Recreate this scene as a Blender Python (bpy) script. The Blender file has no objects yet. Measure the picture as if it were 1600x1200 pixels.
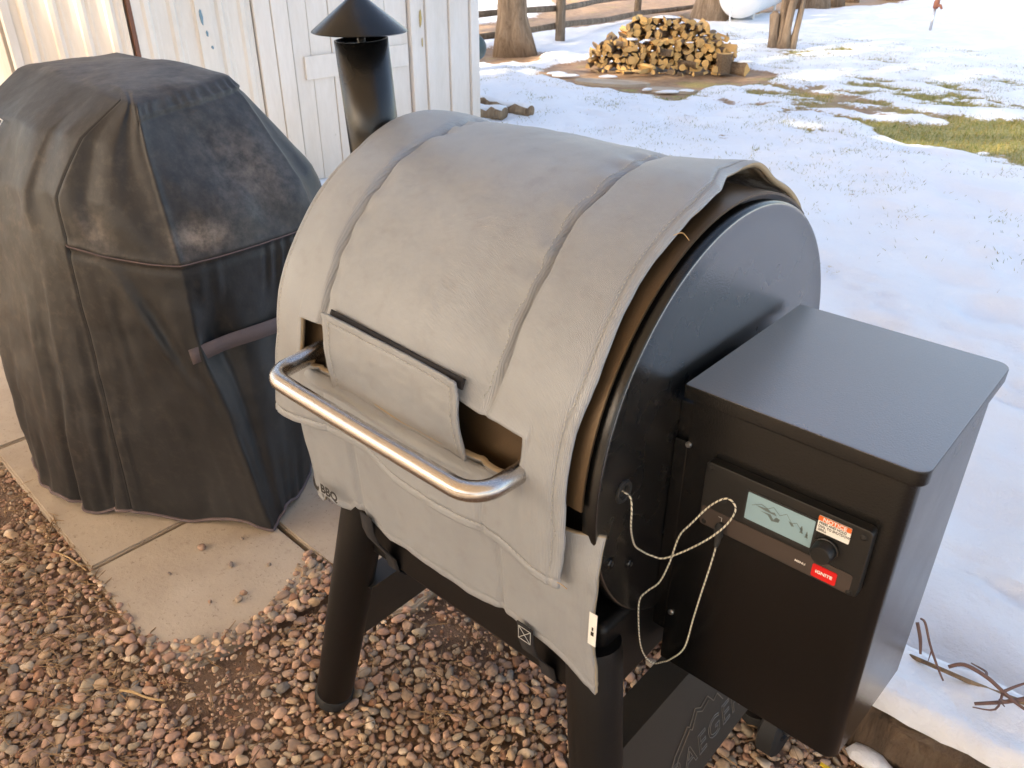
import bpy, bmesh, math, random
import numpy as np
from mathutils import Vector, Matrix
C = bpy.context; SC = C.scene; COL = SC.collection
random.seed(7); RNG = np.random.default_rng(11)
PI = math.pi
# ------------------------------------------------------------------ camera, sky, sun, exposure
cd = bpy.data.cameras.new('camera'); cam = bpy.data.objects.new('camera', cd); COL.objects.link(cam)
SC.camera = cam
Rw = np.array([[0.745, -0.331, 0.58], [0.667, 0.367, -0.648], [0.001, 0.869, 0.494]])
u_, s_, v_ = np.linalg.svd(Rw); Rw = u_ @ v_
M4 = Matrix([list(Rw[0]) + [0], list(Rw[1]) + [0], list(Rw[2]) + [1.32], [0, 0, 0, 1]])
cam.matrix_world = M4
cd.sensor_width = 36; cd.lens = 36 * 1260 / 1600; cd.clip_start = 0.05; cd.clip_end = 900
cd.dof.use_dof = True; cd.dof.focus_distance = 1.25; cd.dof.aperture_fstop = 16.0
SUN = Vector((-0.36, -0.93, 0.66)).normalized()
w = bpy.data.worlds.new('World'); SC.world = w; w.use_nodes = True
nt = w.node_tree; bg = nt.nodes['Background']
sky = nt.nodes.new('ShaderNodeTexSky'); sky.sky_type = 'NISHITA'; sky.sun_disc = False
sky.sun_elevation = math.asin(SUN.z); sky.sun_rotation = math.atan2(SUN.x, SUN.y) % (2 * PI)
sky.air_density = 1.0; sky.dust_density = 3.0; sky.ozone_density = 1.0
nt.links.new(sky.outputs[0], bg.inputs['Color']); bg.inputs['Strength'].default_value = 0.15
sl = bpy.data.lights.new('sun', 'SUN'); sl.energy = 2.6; sl.angle = math.radians(0.6); sl.color = (1.0, 0.92, 0.79)
so = bpy.data.objects.new('sun', sl); COL.objects.link(so); so.rotation_euler = SUN.to_track_quat('Z', 'Y').to_euler()
vs = SC.view_settings; vs.view_transform = 'Standard'; vs.look = 'None'; vs.gamma = 1; vs.use_curve_mapping = False
vs.exposure = 1.98
vs.use_white_balance = True; vs.white_balance_temperature = 7600; vs.white_balance_tint = 12
try:
    SC.cycles.max_bounces = 8; SC.cycles.diffuse_bounces = 5
except Exception: pass

# ------------------------------------------------------------------ helpers
def vnoise(P, seed=0):
    P = np.asarray(P, float); I = np.floor(P).astype(np.int64); F = P - I; F = F * F * (3 - 2 * F)
    def h(ix):
        n = ix[..., 0] * 374761393 + ix[..., 1] * 668265263 + (ix[..., 2] if ix.shape[-1] > 2 else 0) * 2147483647 + seed * 1274126177
        n = (n ^ (n >> 13)) * 1274126177; n = n & 0x7fffffff
        n = (n ^ (n >> 16)) & 0xffff
        return n / 65535.0
    D = P.shape[-1]; out = 0
    for k in range(2 ** D):
        off = np.array([(k >> d) & 1 for d in range(D)])
        wgt = np.prod(np.where(off, F, 1 - F), axis=-1)
        out = out + wgt * h(I + off)
    return out * 2 - 1
def fbm(P, seed=0, oct=4, gain=.5):
    P = np.asarray(P, float); a = 1; o = 0; t = 0
    for k in range(oct):
        o = o + a * vnoise(P * 2 ** k + 17.3 * k, seed + k); t += a; a *= gain
    return o / t
def tag(o, label=None, cat=None, group=None, kind=None):
    if label: o['label'] = label
    if cat: o['category'] = cat
    if group: o['group'] = group
    if kind: o['kind'] = kind
    return o
ORG = {}
def thing(name, loc, label, cat, group=None, kind=None):
    o = bpy.data.objects.new(name, None); COL.objects.link(o); o.location = loc; o.empty_display_size = .05
    ORG[o.name] = Vector(loc); tag(o, label, cat, group, kind); return o
def mk(name, V, F, mat, parent=None, smooth=True, colors=None, loc=None, uv=None):
    me = bpy.data.meshes.new(name)
    V = np.asarray(V, float).reshape(-1, 3)
    org = ORG.get(parent.name, Vector((0, 0, 0))) if parent else (Vector(loc) if loc is not None else Vector((0, 0, 0)))
    V = V - np.array(org)
    me.from_pydata(V.tolist(), [], [list(map(int, f)) for f in F]) if not isinstance(F, np.ndarray) else fast(me, V, F)
    for m in (mat if isinstance(mat, (list, tuple)) else [mat]): me.materials.append(m)
    if smooth: me.polygons.foreach_set('use_smooth', [True] * len(me.polygons))
    if colors is not None:
        a = me.color_attributes.new('col', 'FLOAT_COLOR', 'POINT'); a.data.foreach_set('color', np.asarray(colors, np.float32).ravel())
    me.update()
    o = bpy.data.objects.new(name, me); COL.objects.link(o)
    if parent:
        o.parent = parent; ORG[o.name] = org
    else:
        o.location = org; ORG[o.name] = org
    return o
def fast(me, V, F):
    n, k = F.shape
    me.vertices.add(len(V)); me.vertices.foreach_set('co', V.astype(np.float32).ravel())
    me.loops.add(n * k); me.loops.foreach_set('vertex_index', F.astype(np.int32).ravel())
    me.polygons.add(n); me.polygons.foreach_set('loop_start', np.arange(0, n * k, k, dtype=np.int32))
    me.polygons.foreach_set('loop_total', np.full(n, k, np.int32)); me.update(calc_edges=True); me.validate()
def join(parts):
    V = []; F = []; n = 0
    for v, f in parts:
        V += [tuple(p) for p in v]; F += [[i + n for i in g] for g in f]; n += len(v)
    return V, F
def box(x0, x1, y0, y1, z0, z1):
    V = [(x, y, z) for x in (x0, x1) for y in (y0, y1) for z in (z0, z1)]
    F = [(0, 1, 3, 2), (4, 6, 7, 5), (0, 4, 5, 1), (2, 3, 7, 6), (0, 2, 6, 4), (1, 5, 7, 3)]
    return V, F
def bbox(name, b, mat, parent=None, bev=.003, seg=2, **k):
    o = mk(name, *box(*b), mat, parent, smooth=False, **k)
    if bev: bevel(o, bev, seg)
    return o
def bevel(o, wd, seg=2, ang=35):
    bm = bmesh.new(); bm.from_mesh(o.data)
    es = [e for e in bm.edges if len(e.link_faces) == 2 and e.calc_face_angle(0) > math.radians(ang)]
    bmesh.ops.bevel(bm, geom=es, offset=wd, segments=seg, profile=.5, affect='EDGES')
    bm.to_mesh(o.data); bm.free()
    o.data.polygons.foreach_set('use_smooth', [True] * len(o.data.polygons)); shade(o)
    wn = o.modifiers.new('weighted_normals', 'WEIGHTED_NORMAL'); wn.keep_sharp = True; wn.weight = 100
def shade(o, ang=32):
    me = o.data; me.polygons.foreach_set('use_smooth', [True] * len(me.polygons))
    bm = bmesh.new(); bm.from_mesh(me)
    for e in bm.edges: e.smooth = not (len(e.link_faces) == 2 and e.calc_face_angle(0) > math.radians(ang))
    bm.to_mesh(me); bm.free()
def tube(pts, rad, seg=10, cap=True):
    P = [Vector(p) for p in pts]; n = len(P)
    rad = [rad] * n if np.isscalar(rad) else list(rad)
    T = [(P[min(i + 1, n - 1)] - P[max(i - 1, 0)]).normalized() for i in range(n)]
    u = T[0].orthogonal().normalized(); V = []; F = []
    for i in range(n):
        u = (u - T[i] * u.dot(T[i])).normalized(); v = T[i].cross(u)
        for k in range(seg):
            a = 2 * PI * k / seg; V.append(P[i] + (u * math.cos(a) + v * math.sin(a)) * rad[i])
    for i in range(n - 1):
        for k in range(seg):
            F.append((i * seg + k, i * seg + (k + 1) % seg, (i + 1) * seg + (k + 1) % seg, (i + 1) * seg + k))
    if cap: F.append(tuple(range(seg))[::-1]); F.append(tuple((n - 1) * seg + k for k in range(seg)))
    return V, F
def crom(P, n, closed=False):
    P = np.asarray(P, float); m = len(P); out = []
    for i in range(m if closed else m - 1):
        if closed: p = [P[(i + k - 1) % m] for k in range(4)]
        else: p = [P[max(i - 1, 0)], P[i], P[i + 1], P[min(i + 2, m - 1)]]
        for j in range(n):
            t = j / n
            out.append(.5 * ((2 * p[1]) + (-p[0] + p[2]) * t + (2 * p[0] - 5 * p[1] + 4 * p[2] - p[3]) * t * t + (-p[0] + 3 * p[1] - 3 * p[2] + p[3]) * t ** 3))
    if not closed: out.append(P[-1])
    return np.array(out)
def lathe(prof, seg=32, axis='z', org=(0, 0, 0)):
    V = []; F = []; n = len(prof)
    for r, h in prof:
        for k in range(seg):
            a = 2 * PI * k / seg; c, s = r * math.cos(a), r * math.sin(a)
            p = (c, s, h) if axis == 'z' else ((h, c, s) if axis == 'x' else (c, h, s))
            V.append((p[0] + org[0], p[1] + org[1], p[2] + org[2]))
    for i in range(n - 1):
        for k in range(seg):
            F.append((i * seg + k, i * seg + (k + 1) % seg, (i + 1) * seg + (k + 1) % seg, (i + 1) * seg + k))
    F.append(tuple(range(seg))[::-1]); F.append(tuple((n - 1) * seg + k for k in range(seg)))
    return V, F
def gridfaces(nu, nv, mask=None):
    i, j = np.meshgrid(np.arange(nu - 1), np.arange(nv - 1), indexing='ij')
    if mask is not None: i, j = i[mask], j[mask]
    i, j = i.ravel(), j.ravel(); a = i * nv + j
    return np.stack([a, a + nv, a + nv + 1, a + 1], 1)
def fixn(o):
    bm = bmesh.new(); bm.from_mesh(o.data); bmesh.ops.recalc_face_normals(bm, faces=bm.faces); bm.to_mesh(o.data); bm.free()
def text(name, s, size, mat, parent, origin, ux, uy, extrude=.0003, bold=0.0, sx=1.0, align='CENTER', res=3):
    """flat lettering: local x -> ux, local y -> uy, anchored at origin"""
    cu = bpy.data.curves.new(name, 'FONT'); cu.body = s; cu.size = size; cu.extrude = extrude; cu.offset = bold
    cu.align_x = align; cu.align_y = 'CENTER'; cu.resolution_u = res
    t = bpy.data.objects.new('tmp', cu); COL.objects.link(t)
    dg = C.evaluated_depsgraph_get(); me = t.evaluated_get(dg).to_mesh()
    V = np.array([v.co[:] for v in me.vertices]); F = [tuple(p.vertices) for p in me.polygons]
    t.evaluated_get(dg).to_mesh_clear(); bpy.data.objects.remove(t); bpy.data.curves.remove(cu)
    ux = np.array(Vector(ux).normalized()); uy = np.array(Vector(uy).normalized()); uz = np.cross(ux, uy)
    W = np.array(origin) + V[:, :1] * sx * ux + V[:, 1:2] * uy + V[:, 2:3] * uz
    return mk(name, W, F, mat, parent, smooth=False)

# ------------------------------------------------------------------ materials
def mat(name, base=(.5, .5, .5), rough=.5, metal=0., spec=.5, coat=0.):
    m = bpy.data.materials.new(name); m.use_nodes = True
    b = m.node_tree.nodes['Principled BSDF']
    b.inputs['Base Color'].default_value = (*base, 1); b.inputs['Roughness'].default_value = rough
    b.inputs['Metallic'].default_value = metal; b.inputs['Specular IOR Level'].default_value = spec
    b.inputs['Coat Weight'].default_value = coat
    return m
class N:
    def __init__(s, m): s.m = m; s.t = m.node_tree; s.b = s.t.nodes['Principled BSDF']; s.tc = s.new('ShaderNodeTexCoord')
    def new(s, ty, **k):
        n = s.t.nodes.new(ty)
        for a, v in k.items(): setattr(n, a, v)
        return n
    def ln(s, a, b): s.t.links.new(a, b)
    def vec(s, scale=(1, 1, 1), src='Object', rot=(0, 0, 0)):
        mp = s.new('ShaderNodeMapping'); mp.inputs['Scale'].default_value = scale; mp.inputs['Rotation'].default_value = rot
        s.ln(s.tc.outputs[src], mp.inputs[0]); return mp.outputs[0]
    def noise(s, scale, detail=4, rough=.55, vec=None, dist=0):
        n = s.new('ShaderNodeTexNoise'); n.inputs['Scale'].default_value = scale; n.inputs['Detail'].default_value = detail
        n.inputs['Roughness'].default_value = rough; n.inputs['Distortion'].default_value = dist
        s.ln(vec if vec is not None else s.tc.outputs['Object'], n.inputs['Vector']); return n.outputs['Fac']
    def ramp(s, fac, stops, interp='LINEAR'):
        r = s.new('ShaderNodeValToRGB'); r.color_ramp.interpolation = interp; e = r.color_ramp.elements
        while len(e) < len(stops): e.new(.5)
        for k, (p, c) in enumerate(stops):
            e[k].position = p; e[k].color = (*c, 1) if len(c) == 3 else c
        s.ln(fac, r.inputs[0]); return r.outputs[0]
    def mix(s, fac, a, b, mode='MIX'):
        n = s.new('ShaderNodeMix', data_type='RGBA', blend_type=mode)
        for inp, v in ((n.inputs[0], fac), (n.inputs[6], a), (n.inputs[7], b)):
            if isinstance(v, (int, float)): inp.default_value = v
            elif isinstance(v, tuple): inp.default_value = (*v, 1)
            else: s.ln(v, inp)
        return n.outputs[2]
    def math(s, op, a, b=0., clamp=False):
        n = s.new('ShaderNodeMath', operation=op); n.use_clamp = clamp
        for i, v in enumerate((a, b)):
            if isinstance(v, (int, float)): n.inputs[i].default_value = v
            else: s.ln(v, n.inputs[i])
        return n.outputs[0]
    def attr(s, name, out='Fac'):
        a = s.new('ShaderNodeAttribute'); a.attribute_name = name; return a.outputs[out]
    def color(s, c): s.ln(c, s.b.inputs['Base Color'])
    def rough(s, c): s.ln(c, s.b.inputs['Roughness'])
    def bump(s, h, strength=.3, dist=.01, prev=None):
        b = s.new('ShaderNodeBump'); b.inputs['Strength'].default_value = strength; b.inputs['Distance'].default_value = dist
        s.ln(h, b.inputs['Height'])
        if prev is not None: s.ln(prev, b.inputs['Normal'])
        s.ln(b.outputs[0], s.b.inputs['Normal']); return b.outputs[0]

def powder(name, base, rough=.38, dust=(.10, .085, .07), amt=.35, spec=.5):
    m = mat(name, base, rough, 0, spec); n = N(m)
    f = n.noise(420, 3, .6); g = n.noise(3.0, 5, .6); sp = n.noise(160, 2, .5)
    d = n.math('MULTIPLY', n.ramp(g, [(.45, (0, 0, 0)), (.8, (1, 1, 1))]), n.ramp(sp, [(.5, (.15, .15, .15)), (.72, (1, 1, 1))]))
    n.color(n.mix(n.math('MULTIPLY', d, amt * .3), tuple(base), dust))
    n.rough(n.ramp(g, [(.3, (rough - .05,) * 3), (.8, (rough + .1,) * 3)]))
    n.bump(f, .22, .0012); return m
M = {}
M['black'] = powder('black_powder_coat', (.0035, .0035, .0035), .23, spec=.5, amt=.12)
M['black'].node_tree.nodes['Principled BSDF'].inputs['IOR'].default_value = 1.5
M['enamel'] = powder('black_gloss_enamel', (.004, .004, .0045), .25, spec=.5, amt=.08)
M['enamel'].node_tree.nodes['Principled BSDF'].inputs['IOR'].default_value = 2.7
M['lidtop'] = powder('sheen_tinted_enamel', (.085, .064, .045), .27, amt=.2)  # warm base stands in for sky sheen on the lid top, plus dust specks
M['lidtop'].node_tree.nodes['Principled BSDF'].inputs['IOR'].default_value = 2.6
M['blackmatte'] = powder('matte_black_steel', (.005, .0045, .0045), .45, amt=.15, spec=.35)
M['panel'] = powder('black_plastic', (.006, .006, .006), .42, amt=.1)
M['band'] = mat('dark_bronze_plastic', (.05, .036, .03), .5)
M['bronze'] = powder('bronze_enamel', (.085, .055, .030), .36, amt=.2); M['bronze'].node_tree.nodes['Principled BSDF'].inputs['Metallic'].default_value = .55
M['rubber'] = mat('black_rubber', (.015, .015, .015), .7)
M['velcro'] = mat('black_webbing', (.012, .011, .013), .85)
M['thread'] = mat('white_thread', (.5, .5, .48), .7)
M['white'] = mat('white_print', (.75, .74, .7), .6)
M['ink'] = mat('black_print', (.015, .014, .013), .6)
M['red'] = mat('red_key', (.62, .01, .012), .35)
M['orange'] = mat('orange_print', (.72, .13, .02), .5)
M['chrome'] = mat('zinc_screw', (.5, .5, .5), .3, 1.)
m = mat('brushed_stainless', (.52, .49, .46), .24, 1.); n = N(m)
f = n.noise(60, 3, .5, n.vec((.4, 40, 40))); n.rough(n.ramp(f, [(.2, (.22,) * 3), (.8, (.30,) * 3)])); M['steel'] = m
m = mat('lcd_glass', (.20, .31, .35), .2); m.node_tree.nodes['Principled BSDF'].inputs['Emission Color'].default_value = (.30, .42, .44, 1)
m.node_tree.nodes['Principled BSDF'].inputs['Emission Strength'].default_value = .045; M['lcd'] = m
M['lcdink'] = mat('lcd_ink', (.10, .13, .13), .4)
# grey coated quilt cloth
m = mat('grey_coated_cloth', (.33, .31, .28), .5, 0, .6); n = N(m)
g = n.noise(5, 5, .6); g2 = n.noise(40, 4, .6)
c = n.mix(n.ramp(g, [(.35, (0, 0, 0)), (.75, (1, 1, 1))]), (.30, .315, .33), (.245, .256, .27))
c = n.mix(n.math('MULTIPLY', n.ramp(g2, [(.55, (0, 0, 0)), (.8, (1, 1, 1))]), .25), c, (.17, .16, .145)); n.color(c)
wx = n.new('ShaderNodeTexWave'); wx.wave_type = 'BANDS'; wx.bands_direction = 'X'; wx.inputs['Scale'].default_value = 170; wx.inputs['Distortion'].default_value = .6
n.ln(n.tc.outputs['Object'], wx.inputs[0])
b1 = n.bump(wx.outputs['Fac'], .5, .0008); b1 = n.bump(n.noise(60, 4, .6), .25, .002, b1); n.bump(n.noise(11, 5, .55, n.vec((1, 1, .5))), .35, .008, b1)
n.rough(n.ramp(g, [(.3, (.34,) * 3), (.7, (.48,) * 3)])); M['quilt'] = m
m = mat('quilt_lining', (.2, .15, .1), .75); n = N(m)
n.color(n.ramp(n.noise(22, 5, .6, dist=.6), [(.3, (.08, .055, .035)), (.5, (.26, .2, .14)), (.62, (.62, .57, .48)), (.8, (.3, .26, .22))])); n.bump(n.noise(120, 4), .5, .003); M['lining'] = m
# vinyl bbq cover
m = mat('black_vinyl_cover', (.03, .029, .03), .5, 0, .4); n = N(m)
geo = n.new('ShaderNodeNewGeometry'); sep = n.new('ShaderNodeSeparateXYZ'); n.ln(geo.outputs['Position'], sep.inputs[0])
d1 = n.noise(4.5, 7, .68, n.vec((1, 1, .55))); d2 = n.noise(38, 5, .7); d3 = n.noise(9, 6, .7, n.vec((2.2, 2.2, .28)))
msk = n.ramp(d1, [(.42, (0, 0, 0)), (.72, (1, 1, 1))]); spk = n.ramp(d2, [(.5, (0, 0, 0)), (.68, (1, 1, 1))])
brown = n.attr('dirt')
c = n.mix(n.math('MULTIPLY', msk, .55), (.017, .0172, .0185), (.034, .033, .034))
c = n.mix(n.math('MULTIPLY', n.math('MULTIPLY', brown, n.ramp(d3, [(.3, (.25,) * 3), (.7, (1, 1, 1))])), .5), c, (.060, .046, .034))
c = n.mix(n.math('MULTIPLY', n.math('MULTIPLY', spk, n.math('ADD', brown, .15)), .5), c, (.13, .105, .085))
dust = n.attr('dust')
c = n.mix(n.math('MULTIPLY', dust, n.ramp(d2, [(.35, (.2,) * 3), (.65, (1, 1, 1))])), c, (.26, .22, .19))
n.color(c); b1 = n.bump(n.noise(16, 5, .6), .3, .006); n.bump(n.noise(300, 2), .12, .001, b1)
n.rough(n.ramp(d1, [(.3, (.40,) * 3), (.7, (.6,) * 3)])); M['vinyl'] = m
M['strap'] = mat('grey_purple_webbing', (.115, .09, .095), .85); n = N(M['strap']); n.bump(n.noise(260, 3), .5, .002)
M['binding'] = mat('mauve_binding', (.13, .095, .095), .85)
# concrete
m = mat('concrete', (.4, .33, .26), .85); n = N(m)
a1 = n.noise(3.2, 6, .6); a2 = n.noise(120, 3, .6); a3 = n.noise(45, 4, .6)
c = n.ramp(a1, [(.3, (.35, .275, .205)), (.5, (.44, .36, .275)), (.7, (.50, .42, .33))])
c = n.mix(n.ramp(a2, [(.62, (0, 0, 0)), (.74, (.8,) * 3)]), c, (.20, .15, .11))
c = n.mix(n.ramp(a3, [(.6, (0, 0, 0)), (.78, (.45,) * 3)]), c, (.26, .19, .14)); n.color(c)
b1 = n.bump(a2, .35, .002); n.bump(a1, .3, .01, b1); M['concrete'] = m
m = mat('red_dirt', (.17, .10, .065), .95); n = N(m)
a1 = n.noise(6, 7, .65); n.color(n.ramp(a1, [(.3, (.14, .09, .062)), (.5, (.25, .165, .115)), (.7, (.34, .235, .17))])); n.bump(n.noise(70, 6, .7), .8, .012); M['dirt'] = m
m = mat('river_pebble', (.4, .3, .25), .9, 0, .15); n = N(m)
cc = n.attr('col', 'Color'); f = n.noise(55, 5, .65)
n.color(n.mix(1.0, cc, n.ramp(f, [(.3, (.72,) * 3), (.7, (1.15, 1.12, 1.1))]), 'MULTIPLY')); n.bump(n.noise(190, 4), .35, .0015); M['pebble'] = m
# snow / lawn
m = mat('snow_lawn', (.8, .83, .88), .6); n = N(m)
bare = n.attr('bare'); grs = n.attr('grass')
gn = n.noise(9, 6, .65); gf = n.noise(38, 5, .7, n.vec((1, 1, 1)))
dirt = n.ramp(gn, [(.3, (.20, .115, .06)), (.5, (.33, .20, .11)), (.7, (.42, .28, .165))])
lawn = n.ramp(gf, [(.3, (.13, .14, .025)), (.5, (.28, .25, .05)), (.62, (.44, .34, .11)), (.75, (.24, .26, .05))])
gr = n.mix(grs, dirt, lawn)
snowc = n.ramp(n.noise(1.4, 5, .6), [(.3, (.74, .78, .84)), (.7, (.84, .86, .89))])
edge = n.math('ADD', n.math('ADD', n.math('MULTIPLY', n.math('SUBTRACT', gf, .5), 1.3), n.math('MULTIPLY', n.math('SUBTRACT', n.noise(14, 6, .75), .5), .9)), bare)
k = n.ramp(edge, [(.42, (0, 0, 0)), (.62, (1, 1, 1))])
n.color(n.mix(k, snowc, gr)); b1 = n.bump(n.noise(7, 6, .6), .35, .05); n.bump(n.noise(70, 6, .75), .6, .010, b1); M['snow'] = m
m.node_tree.nodes['Principled BSDF'].inputs['Subsurface Weight'].default_value = 0.0
m = mat('clean_snow', (.8, .83, .88), .6); n = N(m); n.color(n.ramp(n.noise(2, 4), [(.3, (.76, .79, .84)), (.7, (.86, .87, .89))]))
b1 = n.bump(n.noise(14, 5, .6), .5, .03); n.bump(n.noise(130, 4, .7), .4, .004, b1); M['cleansnow'] = m
m = mat('grass_blade', (.15, .15, .05), .8); n = N(m); n.color(n.attr('col', 'Color')); M['blade'] = m
# painted wood / metal siding
def painted(name, base, peel=.5, stain=(.45, .36, .26)):
    m = mat(name, base, .6, 0, .3); n = N(m)
    g = n.noise(3.5, 6, .65, n.vec((1, 1, .25))); s2 = n.noise(13, 6, .7, n.vec((1, 1, .35)), dist=.4); fine = n.noise(60, 4, .6, n.vec((1, 1, .2)))
    oi = n.new('ShaderNodeObjectInfo')
    geo = n.new('ShaderNodeNewGeometry'); sep = n.new('ShaderNodeSeparateXYZ'); n.ln(geo.outputs['Position'], sep.inputs[0])
    low = n.math('SUBTRACT', 1.0, n.math('MULTIPLY', sep.outputs[2], 1.6), True)
    c = n.mix(n.math('MULTIPLY', n.ramp(g, [(.4, (0, 0, 0)), (.75, (1, 1, 1))]), .35), tuple(base), stain)
    c = n.mix(n.math('MULTIPLY', low, .40), c, (.50, .36, .22))
    c = n.mix(n.math('MULTIPLY', n.ramp(s2, [(.69, (0, 0, 0)), (.72, (1, 1, 1))]), peel), c, (.34, .27, .19))
    c = n.mix(n.math('MULTIPLY', n.ramp(fine, [(.4, (0, 0, 0)), (.7, (1, 1, 1))]), .12), c, (.4, .36, .3))
    n.color(c); n.bump(n.noise(30, 5, .6, n.vec((1, 1, .12))), .25, .004); return m
M['paint'] = painted('peeling_white_paint', (.74, .70, .66), .7)
M['metal_siding'] = painted('white_metal_siding', (.74, .70, .65), .15)
M['rust'] = mat('rust_brown_trim', (.16, .07, .045), .7)
M['blueflake'] = mat('blue_old_paint', (.15, .26, .33), .7)
M['ochreflake'] = mat('ochre_old_paint', (.45, .33, .12), .7)
M['soffit'] = mat('tan_patio_ceiling', (.78, .66, .50), .8)
M['stucco'] = mat('tan_block_wall', (.50, .39, .28), .9); n = N(M['stucco']); n.bump(n.noise(60, 4), .4, .01)
# bark, wood
def bark(name, c0, c1, c2):
    m = mat(name, c1, .95); n = N(m); a = n.noise(14, 7, .7, n.vec((1, 1, .18)), dist=.8)
    n.color(n.ramp(a, [(.3, c0), (.5, c1), (.72, c2)])); n.bump(a, 1.0, .04); return m
M['bark'] = bark('cottonwood_bark', (.12, .08, .05), (.27, .19, .125), (.40, .30, .21))
M['oldwood'] = bark('weathered_wood', (.09, .065, .045), (.22, .165, .115), (.34, .27, .2))
M['logbark'] = bark('log_bark', (.14, .09, .055), (.30, .20, .12), (.46, .34, .22))
m = mat('split_wood', (.5, .33, .15), .8); n = N(m); oi = n.new('ShaderNodeObjectInfo')
a = n.noise(26, 5, .6, n.vec((1, .2, 1)))
c = n.ramp(a, [(.3, (.55, .30, .09)), (.55, (.76, .47, .17)), (.75, (.84, .60, .28))])
n.color(n.mix(n.ramp(oi.outputs['Random'], [(.2, (0, 0, 0)), (1, (.4,) * 3)]), c, (.40, .27, .15))); n.bump(a, .5, .01); M['splitwood'] = m
M['tie'] = bark('old_railroad_tie', (.05, .035, .022), (.15, .10, .065), (.24, .175, .12))
M['twig'] = mat('dry_reddish_twig', (.17, .10, .085), .85)
M['straw'] = mat('dry_straw', (.50, .33, .16), .85)
M['tank'] = mat('white_tank_paint', (.72, .72, .7), .35)
M['needle'] = mat('pine_litter', (.30, .19, .10), .9)

# ------------------------------------------------------------------ ground, snow field, patio structure
dirt_o = mk('ground', [(-300, -300, -.07), (300, -300, -.07), (300, 400, -.07), (-300, 400, -.07)], [(0, 1, 2, 3)], M['snow'], smooth=False); tag(dirt_o, kind='structure')
xs = np.linspace(-5.2, 1.6, 220); ys = np.linspace(-1.7, 1.30, 120)
X, Y = np.meshgrid(xs, ys, indexing='ij'); Zd = -.012 + .010 * fbm(np.stack([X, Y], -1) * 3, 3) + .003 * fbm(np.stack([X, Y], -1) * 18, 5)
o = mk('dirt_bed', np.stack([X, Y, Zd], -1), gridfaces(220, 120), M['dirt']); tag(o, kind='structure')

def pin(poly, X, Y):
    ins = np.zeros(X.shape, bool); n = len(poly)
    for i in range(n):
        x1, y1 = poly[i]; x2, y2 = poly[(i + 1) % n]
        c = ((y1 > Y) != (y2 > Y)) & (X < (x2 - x1) * (Y - y1) / (y2 - y1 + 1e-12) + x1); ins ^= c
    return ins
def pdist(poly, X, Y):
    """signed distance to polygon, positive inside"""
    d = np.full(X.shape, 1e9); n = len(poly)
    for i in range(n):
        a = np.array(poly[i]); b = np.array(poly[(i + 1) % n]); ab = b - a
        t = np.clip(((X - a[0]) * ab[0] + (Y - a[1]) * ab[1]) / (ab @ ab), 0, 1)
        d = np.minimum(d, np.hypot(X - a[0] - t * ab[0], Y - a[1] - t * ab[1]))
    return np.where(pin(poly, X, Y), d, -d)
PAD = [(-5.55, 6.5), (-5.95, 7.2), (-5.8, 7.8), (-4.5, 8.5), (-3.7, 8.3), (-3.6, 7.5), (-3.85, 7.0), (-3.8, 6.35), (-4.1, 6.45), (-4.5, 6.3), (-5.0, 6.42)]
LAWN = [(-2.15, 6.15), (-1.0, 6.0), (.6, 6.2), (1.2, 7.2), (-.6, 7.9), (-1.3, 7.55), (-1.9, 7.0), (-2.3, 6.6)]
ROAD = [(-7.75, 7.9), (-8.0, 9.3), (-8.0, 12.2), (-7.2, 13.2), (-5.9, 18), (-8, 24), (-14, 26), (-11.5, 14), (-9.6, 11), (-9.0, 7.5), (-8.6, 5), (-7.6, 5)]
LEFTD = [(-10.5, 2.2), (-8.3, 1.6), (-8.8, 3.0), (-10.3, 3.65)]
TRK = [(-7.1, 6.5), (-6.3, 6.7), (-6.0, 7.3), (-6.4, 7.9), (-7.4, 7.9)]
def cover(X, Y):
    Pn = np.stack([X, Y], -1); n1 = fbm(Pn * 1.7, 21, 5, .6); n2 = fbm(Pn * np.array([3.2, 5.0]), 33, 5, .6)
    bare = np.zeros(X.shape); grass = np.zeros(X.shape)
    dp = pdist(PAD, X, Y); b = np.clip((dp + .12 * n2) / .12 + .35, 0, 1); bare = np.maximum(bare, b)
    dl = pdist(LAWN, X, Y); b = np.clip((dl + .3 * n2) / .2 + .4, 0, 1); bare = np.maximum(bare, b); grass = np.maximum(grass, b)
    dr = pdist(ROAD, X, Y); b = np.clip((dr + .35 * n1) / .3 + .4, 0, 1); bare = np.maximum(bare, b)
    for PG in (TRK, LEFTD):
        dt = pdist(PG, X, Y); b = np.clip((dt + .3 * n2) / .15 + .3, 0, 1) * .9; bare = np.maximum(bare, b)
    # thin patchy melt zone
    zone = 1.15 * np.exp(-((X + 2.7) / 1.5) ** 2 - ((Y - 7.3) / 1.2) ** 2) + .8 * np.exp(-((X + 4.2) / 1.0) ** 2 - ((Y - 10.2) / .8) ** 2) + .45 * np.exp(-((X + 1.5) / 2.0) ** 2 - ((Y - 9.5) / 1.6) ** 2)
    patch = np.clip((n2 + .62 * zone - .44) / .38, 0, 1); bare = np.maximum(bare, patch * .85 + .30 * np.clip((n2 + .62 * zone - .25) / .25, 0, 1) * (patch < .1))
    grass = np.where(patch > 0, np.maximum(grass, np.clip(.65 + n1 * 1.5, 0, 1)), grass)
    return bare, grass
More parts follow.
